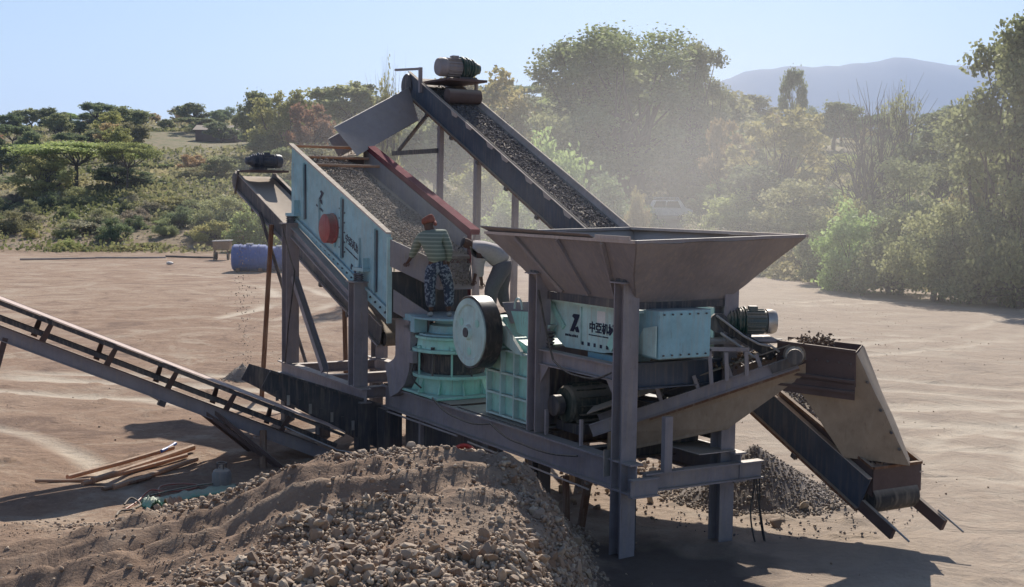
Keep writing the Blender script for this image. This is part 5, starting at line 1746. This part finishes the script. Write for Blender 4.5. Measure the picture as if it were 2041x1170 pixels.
# low bank of pale logs at the yard edge
for i, (u0, u1, v0, v1, lab) in enumerate(((40, 190, 519, 516, 'pale log lying at the yard edge on the far left'), (190, 330, 517, 515, 'long pale log at the yard edge left of the white boulder'), (330, 430, 514, 516, 'grey log at the yard edge right of the white boulder'))):
    rod('log', gpt(u0, v0) + Z * .1, gpt(u1, v1) + Z * .05, .07, M['rail'] if i < 2 else M['deadwood'], lab, 'log')


# huts on the hillside
def hut(u, y, wd, dp, h, label, roofm, wallm):
    p = at(u, y)
    g0 = gz(p.x, p.y)
    t = thing('hut', (p.x, p.y, g0), label, 'hut')
    c = Vector(t.location)
    part('wall', wallm, t, lambda mb: (mb.obox(c + Vector((0, 0, h / 2)), ((1, 0, 0), (0, 1, 0), (0, 0, 1)), (wd, dp, h))))
    part('roof', roofm, t, lambda mb: mb.prism([c + Vector((-wd / 2 - .4, -dp / 2 - .5, h - .1)), c + Vector((-wd / 2 - .4, 0, h + .9)), c + Vector((-wd / 2 - .4, dp / 2 + .5, h - .1))], Vector((wd + .8, 0, 0))))
    part('door', M['dark'], t, lambda mb: mb.obox(c + Vector((wd * .1, -dp / 2 - .03, 1.0)), ((1, 0, 0), (0, 1, 0), (0, 0, 1)), (1.0, .05, 2.0)))
    part('window', M['dark'], t, lambda mb: mb.obox(c + Vector((-wd * .28, -dp / 2 - .03, 1.5)), ((1, 0, 0), (0, 1, 0), (0, 0, 1)), (.9, .05, .8)))


M['thatch'] = paint('thatch', (.20, .15, .13), rough=.95, dust=.3)
hut(435, 225, 7, 5, 2.0, 'low brown thatched hut on the left hillside clearing', M['thatch'], M['brown'])
hut(496, 232, 5, 4, 2.0, 'small hut with a white tin roof on the left hillside', M['white'], M['tan'])

# white car beyond the hopper
cxy = at(1328, 111)
cr = thing('parked_car', (cxy.x, cxy.y, gz(cxy.x, cxy.y)), 'dusty white off-road car parked behind the hopper under the trees', 'car')
c0 = Vector(cr.location)


def carside(mb):
    prof = [(-2.1, .55), (-2.1, 1.15), (-1.6, 1.25), (-1.3, 1.95), (.95, 2.0), (1.45, 1.3), (2.1, 1.15), (2.15, .6)]
    mb.prism([c0 + Vector((x, -.9, z)) for x, z in prof], Vector((0, 1.8, 0)))


part('body', M['white'], cr, carside, bevel=.06)
for x0, x1, x2, x3 in ((-1.2, -1.28, -.3, -.3), (-.2, -.2, .75, .82)):
    part('window', M['glass'], cr, lambda mb: mb.prism([c0 + Vector((x1 - .1, -.915, 1.3)), c0 + Vector((x0 + .05, -.915, 1.85)), c0 + Vector((x2, -.915, 1.87)), c0 + Vector((x3 + .2 * (x2 > 0), -.915, 1.3))], Vector((0, .012, 0))))
part('windscreen', M['glass'], cr, lambda mb: mb.prism([c0 + Vector((1.0, -.75, 1.93)), c0 + Vector((1.42, -.8, 1.36)), c0 + Vector((1.42, .8, 1.36)), c0 + Vector((1.0, .75, 1.93))], Vector((.02, 0, .02))))
part('roof_rack', M['white'], cr, lambda mb: [mb.tube([c0 + Vector((-1.2, y_, 2.05)), c0 + Vector((-1.1, y_, 2.14)), c0 + Vector((.8, y_, 2.16)), c0 + Vector((.9, y_, 2.05))], .03, 6) for y_ in (-.75, .75)])
for x in (-1.35, 1.35):
    for y in (-.92, .72):
        wl = part('wheel', M['rubber'], cr, lambda mb: mb.lathe(c0 + Vector((x, y, .38)), (0, 1, 0), [(.25, 0), (.38, .02), (.38, .2), (.25, .22)], 20), smooth=True)
        part('rim', M['steel'], wl, lambda mb: mb.cyl(c0 + Vector((x, y - .01, .38)), c0 + Vector((x, y + .01, .38)), .22, n=14))
for y in (-.65, .65):
    part('headlight', M['glass'], cr, lambda mb: mb.obox(c0 + Vector((2.13, y, .95)), ((1, 0, 0), (0, 1, 0), (0, 0, 1)), (.06, .3, .18)))
part('bumper', M['dark'], cr, lambda mb: (mb.obox(c0 + Vector((2.2, 0, .6)), ((1, 0, 0), (0, 1, 0), (0, 0, 1)), (.12, 1.8, .2))))


# ---------------------------------------------------------------- people
def skin_mesh(name, J, E, mat, parent, sub=2, root=0):
    """J: list of (pos, (rx, ry)), E edges"""
    me = bpy.data.meshes.new(name)
    off = parent_origin(parent)
    me.from_pydata([tuple(Vector(p) - off) for p, _ in J], E, [])
    ob = bpy.data.objects.new(name, me)
    col.objects.link(ob)
    sm = ob.modifiers.new('skin', 'SKIN')
    sm.use_smooth_shade = True
    for i, (_, r) in enumerate(J):
        v = me.skin_vertices[0].data[i]
        v.radius = r if isinstance(r, tuple) else (r, r)
        v.use_root = i == root
    ss = ob.modifiers.new('sub', 'SUBSURF')
    ss.levels = ss.render_levels = sub
    bpy.context.view_layer.update()
    me2 = bpy.data.meshes.new_from_object(ob.evaluated_get(bpy.context.evaluated_depsgraph_get()))
    bpy.data.objects.remove(ob)
    me2.materials.clear()
    if mat:
        me2.materials.append(mat)
    me2.polygons.foreach_set('use_smooth', [True] * len(me2.polygons))
    o = bpy.data.objects.new(name, me2)
    col.objects.link(o)
    o.parent = parent
    return o


def chain(J, E, start, pts):
    prev = start
    for p, r in pts:
        J.append((p, r))
        E.append((prev, len(J) - 1))
        prev = len(J) - 1
    return prev


def cloth_mat(name, c1, c2=None, stripe=0, blotch=0):
    m, n, b = new_mat(name)
    c = c1
    f = noise_tex(n, 30, 4, .6)
    cc = mix(n, f, tuple(x * .75 for x in c1), tuple(x * 1.2 for x in c1))
    if stripe:
        g = N(n, 'ShaderNodeNewGeometry')
        sx = N(n, 'ShaderNodeSeparateXYZ')
        n.links.new(g.outputs['Position'], sx.inputs[0])
        mm = N(n, 'ShaderNodeMath', operation='MULTIPLY')
        mm.inputs[1].default_value = stripe
        n.links.new(sx.outputs['Z'], mm.inputs[0])
        si = N(n, 'ShaderNodeMath', operation='SINE')
        n.links.new(mm.outputs[0], si.inputs[0])
        cc = mix(n, ramp(n, si.outputs[0], [(.3, 0.0), (.6, 1.0)]), cc, c2)
    if blotch:
        f2 = noise_tex(n, blotch, 2, .5)
        cc = mix(n, ramp(n, f2, [(.5, 0.0), (.56, 1.0)]), cc, c2)
    n.links.new(cc, b.inputs['Base Color'])
    b.inputs['Roughness'].default_value = .9
    return m


M['skin'] = cloth_mat('dark_skin', (.11, .055, .035))
M['sweater'] = cloth_mat('striped_sweater', (.17, .20, .15), (.31, .33, .26), stripe=95)
M['jeans'] = cloth_mat('navy_trousers', (.035, .045, .075), (.20, .23, .27), blotch=22)
M['turban'] = cloth_mat('red_headwrap', (.25, .075, .05))
M['greyshirt'] = cloth_mat('grey_shirt', (.40, .35, .33))
M['greytrouser'] = cloth_mat('grey_trousers', (.13, .12, .125))
M['cap'] = cloth_mat('dark_cap', (.05, .045, .05))
M['shoe'] = cloth_mat('pale_shoe', (.4, .38, .35))


def person(loc, pose, mats, label, head_cover, fat=1.0):
    P = {k: Vector(v) * (1.0 if k == 'face' else 1.07) for k, v in pose.items()}
    root = thing('person', loc, label, 'person')
    G = lambda k: Vector(loc) + P[k]
    J, E = [], []
    J.append((G('pelvis'), (.13, .10)))
    spine = chain(J, E, 0, [(G('waist'), (.12, .09)), (G('chest'), (.15, .10)), (G('neck'), (.066, .066))])
    chest = spine - 1
    hd = chain(J, E, spine, [(G('head') - (G('head') - G('neck')).normalized() * .04, (.085, .095)), (G('head') + (G('head') - G('neck')).normalized() * .07, (.075, .085))])
    for s_ in 'lr':
        chain(J, E, chest, [(G(s_ + 'sh'), (.06, .06)), (G(s_ + 'el'), (.042, .042)), (G(s_ + 'wr'), (.028, .028)), (G(s_ + 'ha'), (.034, .018))])
        chain(J, E, 0, [(G(s_ + 'hip'), (.095, .095)), (G(s_ + 'kn'), (.062, .062)), (G(s_ + 'an'), (.040, .040))])
    body = skin_mesh('body', J, E, mats['skin'], root)
    # fingers
    for s_ in 'lr':
        h0, w0 = G(s_ + 'ha'), G(s_ + 'wr')
        d = (h0 - w0).normalized()
        sd = d.cross(Vector((0, 1, 0)))
        sd = sd.normalized() if sd.length > .1 else Vector((1, 0, 0))
        nn = d.cross(sd)
        for k in range(4):
            b0 = h0 + sd * (k - 1.5) * .018 - d * .01
            ln = (.07, .08, .075, .06)[k]
            skin_mesh('finger', [(b0, .009), (b0 + d * ln * .5, .0085), (b0 + d * ln * .85 + nn * .02, .007)], [(0, 1), (1, 2)], mats['skin'], root, sub=1)
        b0 = w0.lerp(h0, .45) + sd * .028
        skin_mesh('thumb', [(b0, .011), (b0 + d * .03 + sd * .02, .010), (b0 + d * .06 + sd * .02 + nn * .01, .008)], [(0, 1), (1, 2)], mats['skin'], root, sub=1)
    # shirt
    J, E = [], []
    hem = G('pelvis').lerp(G('waist'), -.15)
    J.append((hem, (.19 * fat, .16 * fat)))
    c_ = chain(J, E, 0, [(G('waist'), (.18 * fat, .15 * fat)), (G('chest'), (.20 * fat, .16 * fat)), (G('chest').lerp(G('neck'), .75), (.11, .10))])
    for s_ in 'lr':
        chain(J, E, c_ - 1, [(G(s_ + 'sh'), (.105 * fat, .105 * fat)), (G(s_ + 'el'), (.068 * fat, .068 * fat)), (G(s_ + 'el').lerp(G(s_ + 'wr'), .75), (.052, .052))])
    skin_mesh('shirt', J, E, mats['shirt'], root)
    # trousers
    J, E = [], []
    J.append((G('pelvis').lerp(G('waist'), .25), (.15 * fat, .13 * fat)))
    chain(J, E, 0, [(G('pelvis'), (.155, .13))])
    for s_ in 'lr':
        chain(J, E, 1, [(G(s_ + 'hip'), (.13 * fat, .13 * fat)), (G(s_ + 'kn'), (.10 * fat, .10 * fat)), (G(s_ + 'kn').lerp(G(s_ + 'an'), .85), (.085, .085))])
    skin_mesh('trousers', J, E, mats['trousers'], root)
    for s_ in 'lr':
        a = G(s_ + 'an')
        t = G(s_ + 'toe')
        skin_mesh('shoe', [(a - Vector((0, 0, .03)), (.05, .045)), (a.lerp(t, .5) - Vector((0, 0, .035)), (.045, .04)), (t, (.04, .028))], [(0, 1), (1, 2)], mats['shoe'], root, sub=1)
    # head covering and face
    H_ = G('head')
    upd = (G('head') - G('neck')).normalized()
    fc = P['face'].normalized()
    sd = upd.cross(fc).normalized()
    if head_cover == 'turban':
        tb = skin_mesh('headwrap', [(H_ - upd * .03 - fc * .015, (.115, .12)), (H_ + upd * .06 - fc * .02, (.135, .14)), (H_ + upd * .12 + sd * .03 - fc * .03, (.09, .10))], [(0, 1), (1, 2)], mats['hat'], root)
        skin_mesh('wrap_fold', [(H_ + sd * .12 + upd * .03, .04), (H_ + upd * .075 - fc * .13, .045), (H_ - sd * .12 + upd * .05, .04), (H_ - sd * .06 - fc * .12 - upd * .08, .035)], [(0, 1), (1, 2), (2, 3)], mats['hat'], root)
    else:
        skin_mesh('cap', [(H_ + upd * .02, (.112, .115)), (H_ + upd * .085, (.095, .10))], [(0, 1)], mats['hat'], root)
        skin_mesh('cap_peak', [(H_ + upd * .04 + fc * .08, (.06, .02)), (H_ + upd * .03 + fc * .15, (.045, .012))], [(0, 1)], mats['hat'], root, sub=1)
    for k in (-1, 1):
        skin_mesh('ear', [(H_ + sd * k * .082 - upd * .02, (.012, .02)), (H_ + sd * k * .09 + upd * .02, (.010, .018))], [(0, 1)], mats['skin'], root, sub=1)
        part('eye', M['white'], root, lambda mb: mb.lathe(H_ + fc * .078 + sd * k * .03 + upd * .01, fc, [(.004, -.006), (.011, 0), (.006, .006)], 8), smooth=True)
    skin_mesh('nose', [(H_ + fc * .078 + upd * .01, .010), (H_ + fc * .098 - upd * .02, .015)], [(0, 1)], mats['skin'], root, sub=1)
    part('mouth', M['maroon'], root, lambda mb: mb.obox(H_ + fc * .082 - upd * .055, (sd, fc, upd), (.045, .012, .012)))
    return root


FZ = 2.595
person((-1.27, 20.93, FZ), dict(
    pelvis=(.02, .02, .82), waist=(0, .03, .98), chest=(-.07, .12, 1.17), neck=(-.12, .19, 1.33), head=(-.15, .24, 1.45), face=(-.55, .65, -.5),
    lsh=(-.26, .15, 1.25), lel=(-.36, .24, 1.03), lwr=(-.45, .30, .86), lha=(-.50, .34, .80),
    rsh=(.11, .13, 1.28), rel=(.20, .06, 1.03), rwr=(.17, .14, .80), rha=(.16, .17, .72),
    lhip=(-.08, 0, .76), lkn=(-.10, -.03, .42), lan=(-.07, -.02, .08), ltoe=(-.12, .13, .03),
    rhip=(.11, .02, .76), rkn=(.20, .10, .44), ran=(.20, .02, .08), rtoe=(.22, .18, .03)),
    dict(skin=M['skin'], shirt=M['sweater'], trousers=M['jeans'], hat=M['turban'], shoe=M['shoe']),
    'worker in red headwrap and striped sweater standing with back turned', 'turban')
person((-.40, 20.98, FZ), dict(
    pelvis=(.22, 0, .84), waist=(.13, 0, 1.0), chest=(-.10, -.01, 1.13), neck=(-.27, -.03, 1.13), head=(-.36, -.05, 1.16), face=(-.6, -.3, -.75),
    lsh=(-.14, -.19, 1.05), lel=(-.14, -.25, .80), lwr=(-.10, -.22, .58), lha=(-.10, -.20, .50),
    rsh=(-.12, .17, 1.08), rel=(-.18, .22, .82), rwr=(-.22, .16, .60), rha=(-.24, .14, .52),
    lhip=(.22, -.10, .78), lkn=(.04, -.16, .44), lan=(.06, -.12, .08), ltoe=(-.10, -.16, .03),
    rhip=(.24, .10, .78), rkn=(.20, .16, .44), ran=(.30, .14, .08), rtoe=(.17, .13, .03)),
    dict(skin=M['skin'], shirt=M['greyshirt'], trousers=M['greytrouser'], hat=M['cap'], shoe=M['cap']),
    'worker in grey shirt and dark cap bending forward over the crusher', 'cap', fat=1.32)

# ---------------------------------------------------------------- vegetation
def T(key, u, y, vt, w_, label, cat='tree', name=None, **k):
    plant_px(key, u, y, vt, w_, name=name or {'tree': 'tree', 'shrub': 'shrub', 'acacia': 'acacia_tree', 'dead tree': 'dead_tree'}[cat], label=label, cat=cat, **k)


# right edge thicket
T('big_airy2', 2030, 61, 46, 330, 'tallest pale green tree rising above all others at the right edge')
T('tall_layer', 1960, 72, 205, 240, 'layered tree just left of the tallest tree at the right edge')
T('bush_a', 2045, 57, 330, 260, 'olive thorn bush at the foot of the tallest tree, cut by the right edge', 'shrub')
T('bush_b', 1950, 59, 395, 220, 'dark shady bush at the far right where the yard ends', 'shrub')
T('bush_a', 1865, 61, 385, 230, 'wide olive bush right of the dead tree at the yard edge', 'shrub')
T('bush_b', 1785, 64, 400, 200, 'dark green bush below the dead tree at the yard edge', 'shrub')
T('bush_d', 1705, 67, 395, 190, 'bright green bush at the yard edge right of the hopper corner', 'shrub')
T('bush_c', 1670, 76, 362, 130, 'small yellow-green bush standing out right of the hopper', 'shrub')
T('bush_b', 1640, 72, 420, 130, 'small dark bush nearest the right hopper corner', 'shrub')
T('bush_c', 1930, 68, 290, 150, 'yellowish bush high in the thicket at the right', 'shrub')
T('round_b', 2000, 85, 240, 220, 'round olive tree behind the thicket at the far right')
T('dead', 1735, 82, 195, 230, 'leafless dark dead tree with forked branches in the right thicket', 'dead tree')
T('half_bare', 1790, 95, 185, 110, 'nearly bare thin tree behind the dead tree', 'tree')
T('bush_a', 1810, 78, 300, 260, 'olive bush behind the dead tree', 'shrub')
T('round_b', 1890, 90, 250, 230, 'olive tree between the dead tree and the right edge')
# middle: trees behind the hopper
T('big_airy', 1265, 130, 62, 370, 'huge airy green tree, tallest in the middle behind the hopper')
T('big_airy2', 1160, 136, 84, 260, 'tall green tree left of the huge tree behind the long conveyor')
T('bush_a', 1110, 120, 210, 260, 'wide olive bush filling the foot of the tall trees behind the long conveyor', 'shrub')
T('round_b', 1230, 148, 180, 280, 'olive tree behind the huge tree in the middle')
T('round_b', 1400, 150, 175, 260, 'olive tree behind the thin topped tree')
T('big_airy2', 1375, 134, 90, 170, 'thin topped tree touching the huge tree on its right')
T('yellow', 1560, 104, 225, 250, 'yellow-green tree half way between the huge tree and the dead tree')
T('rusty', 1440, 112, 235, 110, 'small rust-tinted tree right of the huge tree')
T('round_a', 1500, 98, 330, 180, 'dark round tree low behind the right hopper corner')
T('bush_a', 1580, 90, 350, 190, 'olive bush above the right hopper corner', 'shrub')
T('bush_c', 1262, 88, 345, 70, 'pale green bush beside the top end of the conveyor rail', 'shrub')
T('bush_d', 1465, 96, 375, 150, 'green bush low behind the middle of the hopper', 'shrub')
T('bush_b', 1200, 95, 330, 200, 'dark bush behind the lower run of the long conveyor', 'shrub')
T('bush_d', 1090, 100, 250, 200, 'green bush beyond the middle of the long conveyor', 'shrub')
T('round_a', 1572, 190, 140, 70, 'small dark tree standing alone on the skyline left of the mountains')
# seen under and left of the long conveyor
T('yellow', 960, 130, 140, 260, 'yellow-green tree on the slope right of the conveyor head')
T('round_b', 870, 120, 225, 200, 'olive tree behind the legs of the long conveyor')
T('yellow', 975, 105, 330, 170, 'yellowish bushy tree between the screen and the long conveyor')
T('bush_a', 900, 100, 370, 170, 'olive bush behind the upper corner of the screen', 'shrub')
T('bush_d', 1020, 92, 380, 160, 'green bush seen under the long conveyor', 'shrub')
T('round_a', 800, 150, 200, 190, 'dark tree behind the grey drop chute')
T('half_bare', 765, 58, 150, 90, 'thin almost bare tree poking up left of the conveyor head', 'tree')
T('round_b', 700, 190, 165, 170, 'olive tree above the screen left of the drop chute')
T('yellow', 560, 165, 182, 150, 'golden yellow tree above the head of the narrow conveyor')
T('rusty', 618, 158, 205, 110, 'rust-coloured tree right of the golden yellow tree')
T('round_a', 505, 175, 185, 90, 'dark tree immediately left of the golden yellow tree')
T('bush_a', 640, 135, 280, 150, 'olive bush behind the upper left corner of the screen', 'shrub')
# left hillside
T('umbrella', 150, 138, 283, 290, 'flat topped green acacia with a single visible trunk at the left', 'acacia', rot=1.2)
T('umbrella', 60, 175, 290, 200, 'flat topped acacia behind and left of the acacia with the trunk', 'acacia')
T('round_a', 235, 140, 335, 150, 'dark round tree just right of the acacia with the trunk')
T('bush_b', 285, 143, 350, 120, 'dark bush to the right of the dark round tree', 'shrub')
T('bush_b', 38, 150, 350, 110, 'dark round bush at the far left', 'shrub')
T('umbrella_b', 122, 290, 226, 62, 'small dark umbrella tree alone on the skyline at the far left', 'acacia')
T('umbrella_b', 245, 245, 222, 120, 'broad dark tree on the skyline above the acacia with the trunk', 'acacia')
T('umbrella_b', 390, 235, 236, 90, 'dark flat tree on the skyline left of the huts', 'acacia')
T('round_a', 440, 218, 245, 80, 'dark round tree standing in front of the huts')
T('dry', 190, 112, 425, 130, 'dry grey bush in front of the acacia with the trunk', 'shrub')
T('dry', 255, 115, 432, 90, 'dry pale bush right of the larger dry bush', 'shrub')
T('bush_d', 128, 103, 474, 62, 'small bright green bush at the left yard edge', 'shrub')
T('bush_c', 165, 102, 488, 60, 'tiny yellow-green bush right of the small bright green bush', 'shrub')
T('bush_c', 238, 103, 486, 90, 'low yellow-green growth at the yard edge behind the pale log', 'shrub')
T('bush_c', 310, 106, 482, 80, 'low yellow-green bush above the white boulder', 'shrub')
T('bush_d', 15, 118, 430, 110, 'light green bush cut by the left edge', 'shrub')
T('bush_d', 355, 116, 425, 90, 'green bush half way between acacia and narrow conveyor', 'shrub')
T('bush_c', 330, 125, 385, 120, 'yellow-green bush behind the green bush left of the cart', 'shrub')
T('bush_a', 445, 112, 385, 130, 'olive bush rising behind the cart', 'shrub')
T('bush_d', 500, 104, 400, 130, 'green bush directly above the left water tank', 'shrub')
T('bush_c', 420, 108, 430, 90, 'low yellow bush just left of the cart', 'shrub')
T('bush_a', 410, 150, 330, 130, 'olive bush below the huts', 'shrub')
T('umbrella', 330, 170, 330, 170, 'low spreading acacia left of the brown clearing', 'acacia')

# everything else on the slopes: one object each
r2 = random.Random(99)
used = []
keys_far = ['round_a', 'round_b', 'umbrella_b', 'umbrella', 'yellow', 'bush_a', 'bush_b', 'round_a', 'round_b', 'umbrella_b', 'rusty']
n_far = 0
for _ in range(4000):
    if n_far >= 250:
        break
    u = r2.uniform(-140, 2180)
    y = 112 + 190 * r2.random() ** .8
    th = (u - 1020.5) / FPX
    p = at(u, y)
    if 285 < u < 500 and 158 < y < 238:
        continue          # the clearing with the huts
    if (u < 560 and y < 128) or (1265 < u < 1395 and y < 128):
        continue
    if any((p.x - a_) ** 2 + (p.y - b_) ** 2 < 5.2 ** 2 for a_, b_ in used):
        continue
    used.append((p.x, p.y))
    k = r2.choice(keys_far)
    h = r2.uniform(3.2, 6.3) * (1.15 if u > 1000 else .9)
    if y > 270:
        h *= .7
    mid = y < 160
    plant(k, p.x, p.y, h, h * r2.uniform(1.05, 1.5), name={'tree': 'tree', 'acacia': 'acacia_tree', 'shrub': 'bush'}[LOOK[k][1]], reg='mid' if mid else 'far', sink=.2)
    n_far += 1
n_s = 0
for _ in range(3000):
    if n_s >= 150:
        break
    u = r2.uniform(-140, 2180)
    th = (u - 1020.5) / FPX
    y0_ = float(np.interp(th, [-.5, -.4, -.1, .1, .25, .45], [104, 104, 104, 94, 72, 62]))
    y = y0_ + (130 - y0_) * r2.random()
    if u < 560 and y < 108:
        continue
    p = at(u, y)
    if any((p.x - a_) ** 2 + (p.y - b_) ** 2 < 2.6 ** 2 for a_, b_ in used) or (1265 < u < 1395 and y < 124):
        continue
    used.append((p.x, p.y))
    k = r2.choice(['bush_a', 'bush_b', 'bush_c', 'bush_d', 'bush_a', 'dry'])
    h = r2.uniform(1.3, 3.0) * (1.2 if u > 1000 else .8)
    plant(k, p.x, p.y, h, h * r2.uniform(1.2, 1.8), name='shrub', reg='shrub', sink=.1)
    n_s += 1

# undergrowth: grass and herbs nobody could count
rs = np.random.RandomState(77)
K = 45000
u = rs.uniform(-150, 2190, K)
th = (u - 1020.5) / FPX
y0_ = np.interp(th, [-.5, -.4, -.1, .1, .25, .45], [99, 99, 102, 94, 71, 60])
y = y0_ + (310 - y0_) * rs.rand(K) ** 1.6
x = th * y
cl = vnoise(x, y, 9, 55, 3)
keep = (rs.rand(K) < np.clip(.75 + cl * 1.2, .12, 1) * np.where((u < 560) & (y < 120), .3, 1)) & ~((u > 1265) & (u < 1395) & (y < 122)) & ~((u > 285) & (u < 500) & (y > 185) & (y < 235))
x, y, u = x[keep], y[keep], u[keep]
per = 5
cx_ = np.repeat(x, per) + rs.normal(size=len(x) * per) * .5
cy_ = np.repeat(y, per) + rs.normal(size=len(x) * per) * .5
hh = ground_h(cx_, cy_) + rs.rand(len(cx_)) * np.repeat(.25 + .6 * rs.rand(len(x)), per)
v_, F_ = leaves_np(np.stack([cx_, cy_, hh], 1), (.22 + .3 * rs.rand(len(cx_))) * np.clip(cy_ / 140, .6, 1.6), rs)
tn = np.repeat(np.clip(.5 + vnoise(x, y, 14, 56, 2) * .5 + rs.normal(size=len(x)) * .15, 0, 1), per)
M['grass'] = leaf_mat('undergrowth', (.13, .14, .05), (.24, .22, .11), (.36, .30, .18))
g_ = np_mesh('undergrowth', v_, F_, M['grass'], tone=tn)
tag(g_, 'low green and straw-coloured undergrowth covering the slopes', 'undergrowth', kind='stuff')

# ---------------------------------------------------------------- dust in the air
def dust(name, c, rad, dens, label, seed):
    bm = bmesh.new()
    bmesh.ops.create_icosphere(bm, subdivisions=3, radius=1)
    for v in bm.verts:
        v.co = Vector((v.co.x * rad[0], v.co.y * rad[1], v.co.z * rad[2]))
    me = bpy.data.meshes.new(name)
    bm.to_mesh(me)
    bm.free()
    m = bpy.data.materials.new(name)
    m.use_nodes = True
    n = m.node_tree
    n.nodes.remove(n.nodes['Principled BSDF'])
    tc = N(n, 'ShaderNodeTexCoord')
    mp = N(n, 'ShaderNodeMapping')
    mp.inputs['Scale'].default_value = tuple(1 / x for x in rad)
    n.links.new(tc.outputs['Object'], mp.inputs[0])
    ln = N(n, 'ShaderNodeVectorMath', operation='LENGTH')
    n.links.new(mp.outputs[0], ln.inputs[0])
    fall = ramp(n, ln.outputs['Value'], [(.1, 1.0), (.55, .45), (1, 0.0)])
    tn_ = noise_tex(n, 2.2 / max(rad) * 1.5, 4, .6, vec=tc.outputs['Object'])
    ns = ramp(n, tn_, [(.3, .15), (.75, 1.0)])
    ml = N(n, 'ShaderNodeMath', operation='MULTIPLY')
    n.links.new(fall, ml.inputs[0])
    n.links.new(ns, ml.inputs[1])
    m2 = N(n, 'ShaderNodeMath', operation='MULTIPLY')
    n.links.new(ml.outputs[0], m2.inputs[0])
    m2.inputs[1].default_value = dens
    pv = N(n, 'ShaderNodeVolumePrincipled')
    pv.inputs['Color'].default_value = (.90, .88, .86, 1)
    pv.inputs['Anisotropy'].default_value = .3
    n.links.new(m2.outputs[0], pv.inputs['Density'])
    n.links.new(pv.outputs[0], n.nodes['Material Output'].inputs['Volume'])
    me.materials.append(m)
    o = bpy.data.objects.new(name, me)
    col.objects.link(o)
    o.location = c
    tag(o, label, kind='stuff')


dust('dust_cloud', (6, 56, 5), (22, 34, 10), .019, 'pale dust drifting behind the hopper and conveyor', 1)
dust('dust_puff', (-1.2, 23.2, 3.7), (3.4, 3.2, 1.9), .07, 'thin dust hanging over the lower end of the screen and the workers', 2)
